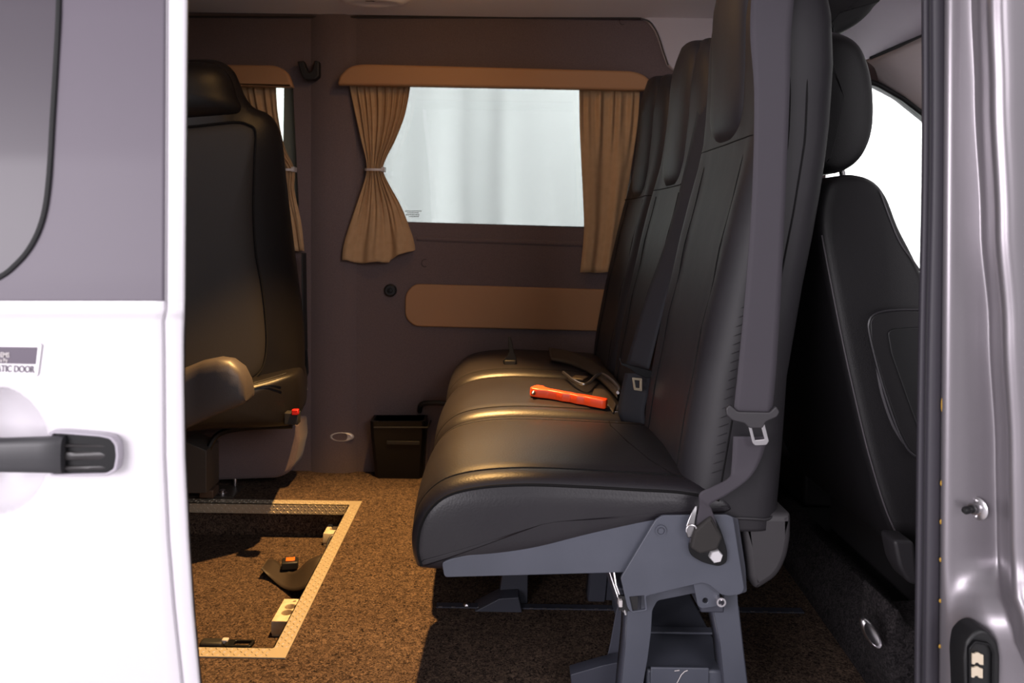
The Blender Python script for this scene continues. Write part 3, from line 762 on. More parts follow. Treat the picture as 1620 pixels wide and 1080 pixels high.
# floor clip near the front strip
fc = thing('loose_buckle', 'small black buckle lying at the near edge of the well', 'buckle', PZ(360, 1028, -WD + .01))
a = PZ(345, 1027, -WD); obj('webbing_stub', box_bm(a.x - .040, a.x + .012, a.y - .012, a.y + .014, -WD + .001, -WD + .020), CAB_BLACK, fc, bevel=.006, seg=3)
b = PZ(378, 1028, -WD); me = plate_me(rpoly([(b.x - .030, b.y - .016), (b.x + .030, b.y - .016), (b.x + .034, b.y + .012), (b.x - .030, b.y + .012)], .007), [rpoly([(b.x - .010, b.y - .010), (b.x + .024, b.y - .010), (b.x + .027, b.y + .007), (b.x - .010, b.y + .007)], .004)], .008, 'XY', -WD + .014, .0015)
obj('buckle_frame', me, BLACKP, fc)
obj('buckle_pin', box_bm(b.x - .04, b.x - .026, b.y + .0, b.y + .012, -WD + .012, -WD + .022), WHITE_P, fc, bevel=.002)

# ================================================================ SEATS
bench = thing('bench_seat', 'three-place black leather bench on blue-grey steel frame', 'seat', (.15, 1.9, 0))
Y0B, WS = 1.262, .432
def sprof(Y):  # cushion side profile, x z
    px = [(668, 906), (655, 893), (650, 868), (655, 832), (672, 800), (704, 775), (755, 762), (830, 757), (920, 760), (1010, 765), (1085, 770), (1150, 785), (1165, 812), (1120, 830), (1040, 846), (950, 866), (840, 893), (740, 906)]
    return [Vector((*XZ(u, v, 1.262), 0)) for u, v in px]
base_prof = catmull(sprof(0), 6, True)
cx_ = sum(p.x for p in base_prof) / len(base_prof); cz_ = sum(p.y for p in base_prof) / len(base_prof)
def norm2(poly):
    out = []
    N = len(poly)
    for i in range(N):
        t = poly[(i + 1) % N] - poly[i - 1]; n = Vector((t.y, -t.x)); n.normalize()
        m_ = Vector((poly[i].x - cx_, poly[i].y - cz_))
        if n.dot(m_) < 0 and abs(n.dot(m_)) > .02: n = -n
        out.append(n)
    return out
# orientation-consistent normals
area2 = sum(base_prof[i - 1].x * base_prof[i].y - base_prof[i].x * base_prof[i - 1].y for i in range(len(base_prof)))
NRM = []
for i in range(len(base_prof)):
    t = base_prof[(i + 1) % len(base_prof)] - base_prof[i - 1]; n = Vector((t.y, -t.x)) * (1 if area2 > 0 else -1); n.normalize(); NRM.append(n)
def cush_pt(i, t, y0, w, dz=0):
    """point i of the profile at fraction t across a cushion"""
    d = min(t, 1 - t) * w; r = .028
    ins = r - math.sqrt(max(r * r - (r - d) ** 2, 0)) if d < r else 0
    p = base_prof[i]; n = NRM[i]
    crown = .012 * (1 - (2 * t - 1) ** 2) * max(0, n.y * .9 + .1) + .006 * (1 - (2 * t - 1) ** 2) * max(0, -n.x)
    g = -.0022 * math.exp(-((d - .048) / .004) ** 2)
    off = crown - ins * .75 + g
    return Vector((p.x + n.x * off, y0 + t * w, p.y + n.y * off + dz))
TS = [0, .004, .012, .025, .045, .07, .09, .10, .108, .115, .13, .18, .26, .36, .5, .64, .74, .82, .87, .885, .892, .90, .91, .93, .955, .975, .988, .996, 1]
cush = []
for s in range(3):
    y0 = Y0B + s * WS + (.002 if s else 0); w = WS - .004; dz = (0, .004, .010)[s]
    N = len(base_prof)
    rings = [[cush_pt(i, t, y0, w, dz) for i in range(N)] for t in TS]
    def capring(ring, k, dy):
        return [Vector((cx_ + (p.x - cx_) * k, p.y + dy, cz_ + (p.z - cz_) * k)) for p in ring]
    r0, r1 = rings[0], rings[-1]
    rings = [capring(r0, .05, -.006), capring(r0, .5, -.0055), capring(r0, .82, -.004), capring(r0, .96, -.001)] + rings + [capring(r1, .96, .001), capring(r1, .5, .002), capring(r1, .05, .002)]
    o = obj('cushion', loft_bm(rings), LEATHER, bench, angle=180); cush.append(o)
    # piping at the side seam and the two gusset seams
    i0, i1 = 4, 11 * 6
    for t, rr in ((.006, .0024), (.112, .0011), (.888, .0011), (.994, .0020)):
        rr = .0016 if rr < .0015 else rr
        if s and t == .994: pass
        pts = [cush_pt(i, t, y0, w, dz) + Vector((NRM[i].x, 0, NRM[i].y)) * .0006 for i in range(2, i1, 1)]
        obj('seam_piping', tube_bm(pts, rr, 6), PIPING, o)
# diagonal rear seam of the nearest cushion
def cush_top(x, t, s=0):
    best = None
    for i in range(len(base_prof)):
        if NRM[i].y > .3:
            d = abs(base_prof[i].x - x)
            if best is None or d < best[0]: best = (d, i)
    q = cush_pt(best[1], t, Y0B + s * WS, WS - .004, (0, .004, .010)[s]); return Vector((x, q.y, q.z))
obj('seam_piping', tube_bm([cush_top(.255, .92), cush_top(.25, .8), cush_top(.262, .5), cush_top(.285, .25), cush_top(.315, .10)], .0012, 6), PIPING, cush[0])

# backrests
def lerpk(z, ks):
    if z <= ks[0][0]: return ks[0][1]
    for (a, x), (b, y) in zip(ks, ks[1:]):
        if z <= b: return x + (y - x) * (z - a) / (b - a)
    return ks[-1][1]
XFK = [(.34, .318), (.45, .332), (.6, .357), (.8, .398), (1.0, .445), (1.13, .458), (1.2, .462), (1.34, .470)]
XBK = [(.34, .505), (.45, .513), (.6, .520), (.77, .546), (.88, .567), (1.02, .584), (1.13, .590), (1.2, .588), (1.34, .575)]
HWK = [(.34, .212), (1.12, .209), (1.20, .200), (1.25, .182), (1.285, .152), (1.31, .115), (1.322, .07)]
def back_ring(z, yc, shrink=0, hw=None):
    hw = hw if hw is not None else lerpk(z, HWK)
    xf, xb = lerpk(z, XFK), lerpk(z, XBK)
    xc, hx = (xf + xb) / 2, (xb - xf) / 2
    hx2 = hx * lerpk(z, [(1.20, 1), (1.27, .9), (1.31, .62), (1.325, .3)])
    r = []
    N = 56
    for k in range(N):
        t = 2 * math.pi * k / N
        e = .52
        cx, cy = math.cos(t), math.sin(t)
        ux = math.copysign(abs(cx) ** e, cx); uy = math.copysign(abs(cy) ** e, cy)
        x = xc + hx2 * ux; y = yc + hw * uy
        if ux < -.3:   # bolsters proud of the flat centre
            q = abs(uy)
            side = lerpk(z, [(.34, .4), (.5, 1), (.95, 1), (1.05, .2), (1.2, 0)])
            x -= .014 * side * math.exp(-((q - .80) / .16) ** 2)
            x += .006 * side * math.exp(-((q) / .4) ** 2)
            x += .004 * math.exp(-((q - .60) / .03) ** 2) * side
            x += .002 * math.sin(z * 40 + q * 5) * math.exp(-((z - .7) / .2) ** 2)
        r.append(Vector((x, y, z)))
    return r
def backsurf(z, yc, uy):
    """front surface point at fraction uy (-1 near .. 1 far) of the half width"""
    ring = back_ring(z, yc); hw = lerpk(z, HWK)
    y = yc + uy * hw; best = min((p for p in ring if p.x < (lerpk(z, XFK) + lerpk(z, XBK)) / 2), key=lambda p: abs(p.y - y))
    c = sorted((p for p in ring if p.x < (lerpk(z, XFK) + lerpk(z, XBK)) / 2), key=lambda p: abs(p.y - y))[:2]
    a, b = c; t = (y - a.y) / (b.y - a.y) if abs(b.y - a.y) > 1e-6 else 0
    return a.lerp(b, max(0, min(1, t)))
ZS = [.345, .35, .36, .38, .42, .47, .53, .6, .68, .76, .84, .92, .98, 1.03, 1.08, 1.13, 1.17, 1.20, 1.225, 1.25, 1.27, 1.285, 1.30, 1.31, 1.318, 1.322]
def warp(p, s):
    if s: return p
    k = max(0, min(1, (p.z - .95) / .33)); k = k * k * (3 - 2 * k)
    f = max(0, min(1, (.56 - p.x) / .08)); d = abs(p.y - Y0B - WS * .5); g = max(0, min(1, (.205 - d) / .05))
    return Vector((p.x - .014 * k * f, p.y, p.z + .05 * k * g))
backs = []
for s in range(3):
    yc = Y0B + WS * (s + .5) + (0, .0, .0)[s]
    rings = [[warp(p, s) for p in back_ring(z, yc)] for z in ZS]
    o = obj('backrest', loft_bm(rings), LEATHER_B, bench, angle=180); backs.append(o)
    padz = (1.02, .965, .955)[s]
    # headrest pad: pillow proud of the front, curved underside
    bm = bmesh.new(); rings = []
    for k in range(15):
        f = k / 14; z = padz + (1.318 - padz) * f
        wv = .112 * (min(1, (1 - (1 - min(f / .22, 1)) ** 2) * .25 + .77)) * (1 if f < .8 else math.sqrt(max(1 - ((f - .8) / .24) ** 2, .02)))
        dep = .020 * math.sqrt(max(1 - (1 - min(f / .16, 1)) ** 2, .02)) * (1 if f < .7 else math.cos((f - .7) / .3 * 1.35))
        xf = lerpk(z, XFK)
        rings.append([Vector((xf + .034 + (-(dep + .030) * max(0, math.cos(t)) ** .55 if math.cos(t) > 0 else .03 * abs(math.cos(t))), yc + wv * math.copysign(abs(math.sin(t)) ** .8, math.sin(t)), z)) for t in [2 * math.pi * i / 36 for i in range(36)]])
    rings = [[warp(p, s) for p in q] for q in rings]
    loft_bm(rings, bm=bm)
    obj('headrest_pad', bm, LEATHER_B, bench, angle=180)
    for uy in (-.60, .60):
        obj('seam_piping', tube_bm([backsurf(.40 + i * .03, yc, uy) + Vector((-.0004, 0, 0)) for i in range(int((padz - .40) / .03) + 1)], .0012, 6), PIPING, o)
    # horizontal seam below headrest
    obj('seam_piping', tube_bm([warp(backsurf(padz - .006, yc, -.95 + i * .095), s) + Vector((-.001, 0, 0)) for i in range(21)], .0014, 6), PIPING, o)
    # side seam running up the near flank
    def flank(z, fx): # near face point
        ring = back_ring(z, yc); xf, xb = lerpk(z, XFK), lerpk(z, XBK)
        x = xf + (xb - xf) * fx
        near = [p for p in ring if p.y < yc]
        c = min(near, key=lambda p: (abs(p.x - x) + (0 if p.y < yc - .12 else 1)))
        return Vector((x, c.y, z))
    for fx in ((.30, .50) if s == 0 else (.25,)):
        def yat(z, fx):
            xf, xb = lerpk(z, XFK), lerpk(z, XBK); hw = lerpk(z, [(.34, .212), (1.08, .210), (1.20, .196)]); 
            ux = (fx - .5) * 2; t = abs(ux) ** (1 / .52); uy = math.sin(math.acos(min(t, 1))) ** .52
            return Vector((xf + (xb - xf) * fx, yc - hw * uy - .0005, z))
        z0, z1 = (.36, 1.19) if fx < .5 else (.62, 1.19)
        obj('side_piping', tube_bm([warp(yat(z0 + i * (z1 - z0) / 30, fx + (.05 * math.sin(i / 30 * 3.1) if fx < .5 else .10 * (1 - i / 30))), s) for i in range(31)], .0013, 6), PIPING, o)
    if s == 0:
        # embossed oblique ribs on the near flank strip
        bm = bmesh.new()
        for k in range(24):
            z = .43 + k * .0155
            pts = [yat(z + .018 * q, .10 + .20 * q) + Vector((0, -.0002, 0)) for q in (0, .25, .5, .75, 1)]
            tube_bm(pts, .0009, 5, bm)
        rb = obj('embossed_ribs', bm, LEATHER_B, o); rb['kind'] = 'stuff'
# seam fold at the foot of nearest backrest and plastic back shell
hr_ = [p for p in back_ring(.372, Y0B + WS * .5) if p.y < Y0B + .10]
hr_.sort(key=lambda p: p.x if p.y < Y0B + .03 else (p.x - 1 if p.x < .4 else p.x + 1) + 0)
hr_ = [p for p in hr_ if p.y < Y0B + .03]
obj('hem_fold', tube_bm([Vector((p.x, p.y - .0008, .366 + .0015 * math.sin(k * 1.3))) for k, p in enumerate(sorted(hr_, key=lambda p: p.x))], .0028, 6), LEATHER_B, backs[0])
q = pxpoly([(1172, 812), (1252, 812), (1252, 850), (1247, 880, .03), (1232, 912, .05), (1196, 935, .01), (1184, 915), (1179, 870)], 1.275, .006)
o = obj('back_shell', plate_me(q, [], .40, 'XZ', 1.272 + .2, .012), PLASTIC, bench); o['label'] = 'dark grey moulded plastic shell under the backrest'

# steel frame of the bench
def fr(name, pts, Y, th, m=STEEL_PAINT, parent=bench, r=.004, holes=(), bev=.0012):
    return obj(name, plate_me(pxpoly(pts, Y, r), [pxpoly(h, Y, .001) if not isinstance(h[0], (int, float)) else circ(*XZ(h[0], h[1], Y), h[2]) for h in holes], th, 'XZ', Y + th / 2, bev), m, parent)
for k, Y in enumerate((1.262, 2.50)):
    if k == 0:
        fr('cushion_arm', [(699, 890), (712, 884), (1040, 813), (1060, 815), (1000, 905), (703, 913)], 1.258, .004, r=.006)
    else:
        x0, z0 = XZ(699, 890, 1.262)
        obj('cushion_arm', plate_me([(p[0], p[1]) for p in pxpoly([(699, 890), (1040, 813), (1060, 815), (1000, 905), (703, 913)], 1.262, .006)], [], .004, 'XZ', 2.54), STEEL_PAINT, bench)
sp_pts = [(1037, 822), (1048, 815), (1150, 814), (1160, 818), (1178, 932), (1172, 940), (1152, 943), (1140, 940), (1122, 925), (1112, 922), (1097, 925), (1022, 943), (1025, 966), (1000, 970), (993, 962), (989, 945), (982, 914)]
sp_ = fr('side_plate', sp_pts, 1.246, .005, r=.004, holes=([(996, 944), (1019, 942), (1021, 964), (1001, 967)],))
fr('hinge_tab', [(1096, 918), (1135, 918), (1142, 958), (1110, 963), (1104, 958)], 1.256, .004, holes=((1116, 950, .0045),))
fr('plate_flange', [(1150, 815), (1168, 820), (1180, 900), (1182, 936), (1170, 940)], 1.262, .03, STEEL_DARK)
bo = obj('pivot_cap', lathe_bm([(.0088, 0), (.0088, .003), (.0066, .003), (.0062, .0015), (.0045, .0015), (.0045, .004), (0, .004)], P(1045, 838, 1.246), (0, -1, 0), 24), STEEL_PAINT, bench)
obj('tube_end', lathe_bm([(.0078, -.01), (.0078, .008), (.0050, .008), (.0050, -.005), (0, -.005)], P(1139, 949, 1.254), (0, -1, 0), 20), CHROME, bench)
obj('socket_shade_sheet', box_bm(P(994, 0, 1.25).x, P(1023, 0, 1.25).x, 1.2495, 1.2555, P(1008, 966, 1.25).z, P(1008, 943, 1.25).z), CAB_BLACK, bench)  # black sheet just behind the plate's hole, standing in for its shaded inside
# belt anchor tab, webbing loop and big hex bolt
fr('belt_anchor', [(1089, 862), (1100, 838), (1130, 815, .01), (1142, 842), (1151, 872, .012), (1150, 890, .012), (1138, 896, .012), (1112, 890, .012), (1092, 878, .01)], 1.238, .005, BLACKP, r=.008)
c = P(1131, 877, 1.238)
bm = bmesh.new(); hexr = [Vector((.0112 * math.cos(R(60 * k + 12)), 0, .0112 * math.sin(R(60 * k + 12)))) for k in range(6)]
loft_bm([[c + h for h in hexr], [c + h + Vector((0, -.007, 0)) for h in hexr], [c + h * .88 + Vector((0, -.009, 0)) for h in hexr]], bm=bm)
o = obj('hex_bolt', bm, mat('bright bolt', (.85, .83, .85), .35, .7), bench, smooth=False); o['label'] = 'bright hexagonal bolt head'
# legs: inverted U pressing at the near side and again farther in
def leg_frame(Y, sc=1, mats=(STEEL_PAINT, STEEL_DARK)):
    def tr_(pts): return [(lambda q: (q[0], q[1]))(XZ(u, v, 1.30)) for u, v in pts]
    outer = [(978, 1143), (984, 1080), (990, 1020), (993, 965), (1000, 945), (1150, 912), (1166, 925), (1168, 960), (1176, 1030), (1182, 1080), (1188, 1140), (1150, 1140), (1146, 1080), (1140, 1020), (1128, 962), (1120, 950), (1100, 938), (1040, 950), (1032, 965), (1030, 1000), (1025, 1040), (1018, 1080), (1012, 1143)]
    o = obj('leg_frame', plate_me(rpoly(tr_(outer), .005), [], .004, 'XZ', Y, .001), mats[0], bench)
    for pts, nm in (([(993, 965), (990, 1020), (984, 1080), (978, 1143)], 'front_flange'), ([(1168, 960), (1176, 1030), (1182, 1080), (1188, 1140)], 'rear_flange'), ([(1128, 962), (1140, 1020), (1146, 1080), (1150, 1140)], 'inner_flange')):
        L = [Vector((p[0], Y, p[1])) for p in tr_(pts)]; L2 = [p + Vector((0, .045, 0)) for p in L]
        obj(nm, loft_bm([[a, b] for a, b in zip(L, L2)], closed_ring=False), mats[1], o, solid=.003)
    f = tr_([(930, 1120), (1200, 1143)])
    return o
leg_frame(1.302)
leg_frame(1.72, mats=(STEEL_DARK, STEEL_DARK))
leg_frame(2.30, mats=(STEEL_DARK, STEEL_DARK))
# second leg plate just behind the near one, splayed forward
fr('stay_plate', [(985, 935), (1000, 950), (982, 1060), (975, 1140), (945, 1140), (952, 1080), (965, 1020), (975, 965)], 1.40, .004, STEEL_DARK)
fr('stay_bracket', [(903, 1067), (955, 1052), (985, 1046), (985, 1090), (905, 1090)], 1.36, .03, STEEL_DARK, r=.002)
# latch linkage in front of the side plate: thin bars and white pin
obj('latch_bar', tube_bm([P(972, 905, 1.27), P(975, 925, 1.262), P(984, 950, 1.255), P(990, 972, 1.25)], .0025, 8), CHROME_DK, bench)
obj('latch_bar', tube_bm([P(965, 905, 1.29), P(970, 920, 1.285), P(982, 955, 1.27), P(987, 968, 1.26)], .0022, 8), CHROME_DK, bench)
c = P(981, 952, 1.25); obj('latch_pin', box_bm(c.x - .003, c.x + .003, 1.243, 1.256, c.z - .0055, c.z + .0055), WHITE_P, bench, bevel=.001)
# cross rails under the cushions
obj('cross_rail', box_bm(.215, .255, 1.27, 2.54, .205, .245), STEEL_DARK, bench, bevel=.003)
obj('cross_rail', box_bm(.355, .395, 1.27, 2.54, .205, .245), STEEL_DARK, bench, bevel=.003)
obj('seat_pan', box_bm(0, .33, 1.285, 2.53, .292, .302, rot=Matrix.Rotation(R(-7), 3, 'Y')), STEEL_DARK, bench)
# lower tray between the near legs
a, b = P(1018, 1046, 1.34), P(1150, 1044, 1.34)
obj('tray', box_bm(a.x, b.x, 1.315, 1.70, .0, a.z), STEEL_PAINT, bench, bevel=.004)
a2, b2 = P(1030, 1056, 1.31), P(1122, 1056, 1.31)
obj('tray_panel', box_bm(a2.x, b2.x, 1.311, 1.316, .012, a2.z), STEEL_PAINT, bench, bevel=.0015)
a, b = P(1026, 999, 1.42), P(1135, 999, 1.42)
obj('tray_rail', box_bm(a.x, b.x, 1.42, 1.44, a.z - .004, a.z), STEEL_PAINT, bench, bevel=.001)
a, b = P(1026, 1013, 1.45), P(1096, 1013, 1.45)
obj('tray_rail', box_bm(a.x, b.x, 1.45, 1.46, a.z - .002, a.z), STEEL_PAINT, bench)
a, b = P(1026, 1000, 1.46), P(1135, 1044, 1.46)
obj('tray_back', box_bm(a.x, b.x, 1.462, 1.468, b.z, a.z - .006), mat('tray dark', (.012, .013, .02), .5), bench)
bm = tube_bm([P(1067, 1061, 1.309), P(1075, 1060, 1.309)], .0008, 6); tube_bm([P(1088, 1060, 1.309), P(1083, 1062, 1.309), P(1078, 1067, 1.309), P(1070, 1082, 1.309)], .0008, 6, bm)
obj('scratched_mark', bm, WHITE_P, bench)
# far foot plates and wedge feet
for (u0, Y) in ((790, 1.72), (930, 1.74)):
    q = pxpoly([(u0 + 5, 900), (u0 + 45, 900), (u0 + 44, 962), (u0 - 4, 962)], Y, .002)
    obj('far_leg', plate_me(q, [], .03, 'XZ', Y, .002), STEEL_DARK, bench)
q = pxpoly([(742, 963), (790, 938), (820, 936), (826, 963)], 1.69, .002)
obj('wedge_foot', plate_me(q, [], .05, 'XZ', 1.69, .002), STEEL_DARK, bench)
obj('foot_bolt', lathe_bm([(.008, 0), (.008, .004), (.005, .008), (0, .008)], PZ(738, 959, 0), (0, 0, 1), 12), CHROME, bench)

# belts of the bench
def Pl(lst): return [P(*q) for q in lst]
sb = thing('shoulder_belt_anchor', 'x', 'x'); bpy.data.objects.remove(sb)
yb = 1.232
bel = ribbon('seat_belt', Pl([(1192, -60, 1.30), (1188, 0, 1.27), (1187, 60, 1.25), (1193, 150, 1.238), (1190, 300, yb), (1180, 450, yb), (1168, 580, yb), (1160, 652, yb - .004)]),
             Pl([(1262, -60, 1.30), (1256, 0, 1.27), (1251, 60, 1.25), (1249, 150, 1.238), (1243, 300, yb), (1236, 450, yb), (1228, 580, yb), (1221, 654, yb - .004)]), WEB, bench)
bel['label'] = 'grey shoulder belt hanging on the nearest backrest'
ribbon('belt_tail', Pl([(1160, 690, yb + .004), (1157, 740, yb + .006), (1152, 756, yb + .002), (1126, 770, 1.225), (1107, 780, 1.222), (1106, 800, 1.228), (1100, 828, 1.236), (1090, 858, 1.236)]),
       Pl([(1214, 690, yb + .004), (1204, 725, yb + .006), (1185, 756, yb + .002), (1150, 782, 1.224), (1124, 797, 1.222), (1126, 806, 1.226), (1134, 832, 1.232), (1132, 858, 1.232)]), WEB, bel, .0016)
tg = plate_me(pxpoly([(1147, 645), (1153, 639), (1166, 650), (1216, 651), (1226, 641), (1232, 650), (1228, 658), (1210, 666), (1205, 676), (1184, 676), (1176, 668), (1158, 664), (1148, 655)], yb - .006, .003), [], .007, 'XZ', yb - .008, .002)
t1 = obj('belt_tongue', tg, mat('tongue plastic', (.035, .032, .036), .5), bel)
tm = plate_me(pxpoly([(1182, 668), (1208, 666), (1216, 697), (1212, 703), (1194, 704), (1190, 700)], yb - .008, .002), [pxpoly([(1189, 676), (1204, 676), (1209, 694), (1194, 696)], yb - .008, .001)], .003, 'XZ', yb - .0085, .0006)
obj('tongue_plate', tm, CHROME, bel)
ck = ribbon('belt_clasp', Pl([(1088, 850, 1.232), (1085, 835, 1.230), (1092, 815, 1.232), (1100, 800, 1.236)]), Pl([(1101, 848, 1.232), (1099, 833, 1.230), (1101, 815, 1.232), (1104, 800, 1.236)]), CHROME_DK, bench, .0014)
obj('clasp_ring', tube_bm([P(1094, 838, 1.228) + Vector((.0085 * math.cos(t), 0, .008 * math.sin(t))) for t in [R(-60 + i * 22) for i in range(13)]], .0016, 8), CHROME, bench)
obj('webbing_loop', plate_me(pxpoly([(1090, 862), (1096, 835), (1122, 812), (1140, 845), (1132, 865), (1105, 872)], 1.236, .004), [], .012, 'XZ', 1.230, .004), mat('loop webbing', (.022, .019, .018), .8, bump=(380, .5, .0004, 'weave')), bench)
# middle belt
yb2 = 1.735
bel2 = ribbon('seat_belt', Pl([(1122, 60, 1.78), (1112, 130, 1.76), (1096, 210, 1.745), (1060, 360, 1.72), (1022, 470, 1.71), (990, 578, 1.70)]), Pl([(1150, 60, 1.70), (1140, 130, 1.68), (1120, 230, 1.68), (1092, 360, 1.66), (1056, 470, 1.66), (1026, 588, 1.66)]), WEB_DARK, bench)
bel2['label'] = 'navy shoulder belt across the middle backrest'
ribbon('belt_tail', Pl([(989, 590, 1.70), (982, 620, 1.70), (978, 650, 1.70), (984, 668, 1.70)]), Pl([(1030, 590, 1.66), (1026, 620, 1.66), (1020, 650, 1.66), (1022, 676, 1.66)]), WEB_DARK, bel2, .002)
tg = plate_me(pxpoly([(980, 566), (982, 577), (995, 583), (1008, 592), (1022, 598), (1050, 594), (1052, 588), (1030, 586), (1000, 578), (984, 574)], 1.64, .002), [], .006, 'XZ', 1.642, .0015)
obj('belt_tongue', tg, BLACKP, bel2)
tm = plate_me(pxpoly([(1000, 597), (1016, 598), (1016, 619), (1003, 617)], 1.635, .002), [pxpoly([(1004, 601), (1012, 602), (1012, 614), (1006, 613)], 1.635, .001)], .003, 'XZ', 1.636, .0006)
obj('tongue_plate', tm, mat('brass lit steel', (.6, .5, .36), .3, 1), bel2)

# BVH of the cushions to rest things on
def bvh_of(o):
    M = o.matrix_world if o.parent is None else Matrix.Translation(origin(o))
    return BVHTree.FromPolygons([M @ v.co for v in o.data.vertices], [tuple(p.vertices) for p in o.data.polygons])
BV = [bvh_of(o) for o in cush]
def top(x, y):
    zs = []
    for b in BV:
        h = b.ray_cast(Vector((x, y, 1.0)), Vector((0, 0, -1)))
        if h[0]: zs.append(h[0].z)
    return max(zs) if zs else .43
def on_top(u, v):
    """where the view line through a pixel meets the cushions"""
    o_ = Vector((0, 0, HZ)); d = (P(u, v, 1) - o_).normalized(); best = None
    for b in BV:
        h = b.ray_cast(o_, d)
        if h[0] and (best is None or h[3] < best[1]): best = (h[0], h[3])
    return best[0] if best else P(u, v, 1.8)

# orange rescue hammer
a, b = on_top(838, 628), on_top(956, 650)
a = Vector((a.x, a.y, 0)); b = Vector((b.x, b.y, 0))
hx = (b - a).normalized(); hy = Vector((-hx.y, hx.x, 0)); Lh = (b - a).length
zb = max(top((a + hx * Lh * t + hy * .015).x, (a + hx * Lh * t + hy * .015).y) for t in (0, .25, .5, .75, 1)) + .001
za, zb2 = top(a.x, a.y + .02) + .002, top(b.x, b.y + .02) + .002
hm = thing('rescue_hammer', 'bright orange plastic emergency hammer with steel tips on middle cushion', 'hammer', (a.x, a.y, za))
out = [(-.002, .004), (.0, .034), (.006, .040), (.020, .040), (.028, .030), (.045, .025), (.060, .027), (.075, .023), (.095, .026), (.110, .022), (.130, .026), (Lh - .020, .027), (Lh, .026), (Lh + .002, .004), (Lh - .005, .0), (.150, .001), (.135, .004), (.118, .001), (.100, .005), (.082, .001), (.065, .004), (.045, .003), (.028, -.002), (.020, -.004), (.004, -.004)]
me = plate_me(rpoly(out, .003), [], .021, 'XY', .0105, .003)
sl = math.atan2(zb2 - za, Lh)
MH = Matrix.Translation((a.x, a.y, za)) @ Matrix(((hx.x, hy.x, 0, 0), (hx.y, hy.y, 0, 0), (0, 0, 1, 0), (0, 0, 0, 1))) @ Matrix.Rotation(-sl, 4, 'Y')
me.transform(MH); obj('hammer_body', me, ORANGE, hm)
for y, sgn in ((-.004, -1), (.040, 1)):
    m2 = lathe_bm([(.0055, -.001), (.0055, .003), (.0035, .006), (.0012, .010), (0, .011)], (.012, y, .011), (0, sgn, 0), 16)
    m2.transform(MH); obj('steel_tip', m2, CHROME, hm)
# strap lying on the cushions with adjuster
def up(p, h): return Vector((p.x, p.y, p.z + h))
L = [on_top(868, 562), on_top(900, 568), on_top(935, 582), on_top(962, 600), on_top(982, 625)]
Q = [on_top(872, 574), on_top(900, 580), on_top(930, 594), on_top(955, 612), on_top(976, 636)]
lst = thing('lap_strap', 'brown-black lap strap with chromed wire adjuster lying across the cushions', 'strap', L[2])
STRAP = mat('lap strap', (.040, .028, .020), .5)
ribbon('webbing', [up(p, .022) for p in L], [up(p, .010) for p in Q], STRAP, lst, .007)
w1 = [on_top(891, 600), on_top(905, 612), on_top(920, 620), on_top(931, 618), on_top(943, 606), on_top(953, 603), on_top(966, 612), on_top(979, 627), on_top(977, 634)]
obj('adjuster_wire', tube_bm(catmull([up(p, .020) for p in w1], 5), .004, 8), CHROME, lst)
c = on_top(917, 604); obj('adjuster_plate', box_bm(c.x - .020, c.x + .018, c.y - .022, c.y + .022, c.z + .006, c.z + .014, rot=Matrix.Rotation(R(-25), 3, 'Z')), STRAP, lst, bevel=.003)
ribbon('webbing_end', [up(on_top(940, 618), .004), up(on_top(958, 622), .008), up(on_top(975, 642), .004)], [up(on_top(935, 634), .003), up(on_top(955, 640), .005), up(on_top(970, 655), .003)], STRAP, lst, .003)
# upright buckle tongue on the far cushion
c = on_top(803, 575)
ub = thing('belt_latch', 'slim dark buckle standing upright between the two farther cushions', 'buckle', c)
Yq = c.y - .004
q = pxpoly([(797, 577), (795, 570), (800, 566), (805, 556), (804, 540), (804, 533), (807, 531), (810, 540), (813, 556), (817, 566), (818, 577)], Yq, .002)
obj('latch_blade', plate_me(q, [], .006, 'XZ', Yq, .0015), BLACKP, ub)
obj('latch_base', box_bm(c.x - .010, c.x + .024, Yq - .008, Yq + .010, c.z - .006, c.z + .012), CAB_BLACK, ub, bevel=.003)

# ================================================================ REAR SEAT (left)
rs = thing('rear_seat', 'dark leather single rear seat with grey armrest behind sliding door', 'seat', (-.85, 2.15, 0))
yaw = math.atan2(.40, .34)
def RS(u, v, Y): return P(u, v, Y)
# depth of the backrest plane by pixel column: nearer at the left
def rsY(u): return 1.98 + (u - 200) / 280 * .30
def soft_panel(outline, Yf, front_bulge, depth, name, m, parent, inset=.02, n=6):
    """a padded panel whose outline comes from the view line, given true depth behind"""
    c = Vector((sum(p[0] for p in outline) / len(outline), sum(p[1] for p in outline) / len(outline)))
    rings = []
    for k, (s, d) in enumerate(((.02, -front_bulge), (.35, -front_bulge * .96), (.62, -front_bulge * .82), (.80, -front_bulge * .6), (.92, -front_bulge * .3), (.98, 0), (1, inset), (1, depth - inset), (.97, depth), (.5, depth + .01), (.02, depth + .012))):
        ring = []
        for p in outline:
            u, v = c.x + (p[0] - c.x) * s, c.y + (p[1] - c.y) * s
            q = P(u, v, Yf(u)); ring.append(q + Vector((-.02, d, 0)) if d > inset else q + Vector((0, d, 0)))
        rings.append(ring)
    return obj(name, loft_bm(rings), m, parent, angle=180)
ol = [(150, 330), (175, 230), (225, 200), (245, 130), (275, 97), (315, 91), (345, 95), (364, 108), (374, 125), (384, 150), (398, 168), (420, 178), (435, 195), (444, 225), (450, 280), (458, 350), (468, 430), (477, 500), (480, 560), (478, 610), (466, 640), (430, 650), (300, 655), (170, 650), (150, 500)]
ol = [(p.x, p.y) for p in catmull([Vector((*p, 0)) for p in ol], 4, True)]
rb_ = soft_panel(ol, rsY, .045, .10, 'backrest', LEATHER_REAR, rs)
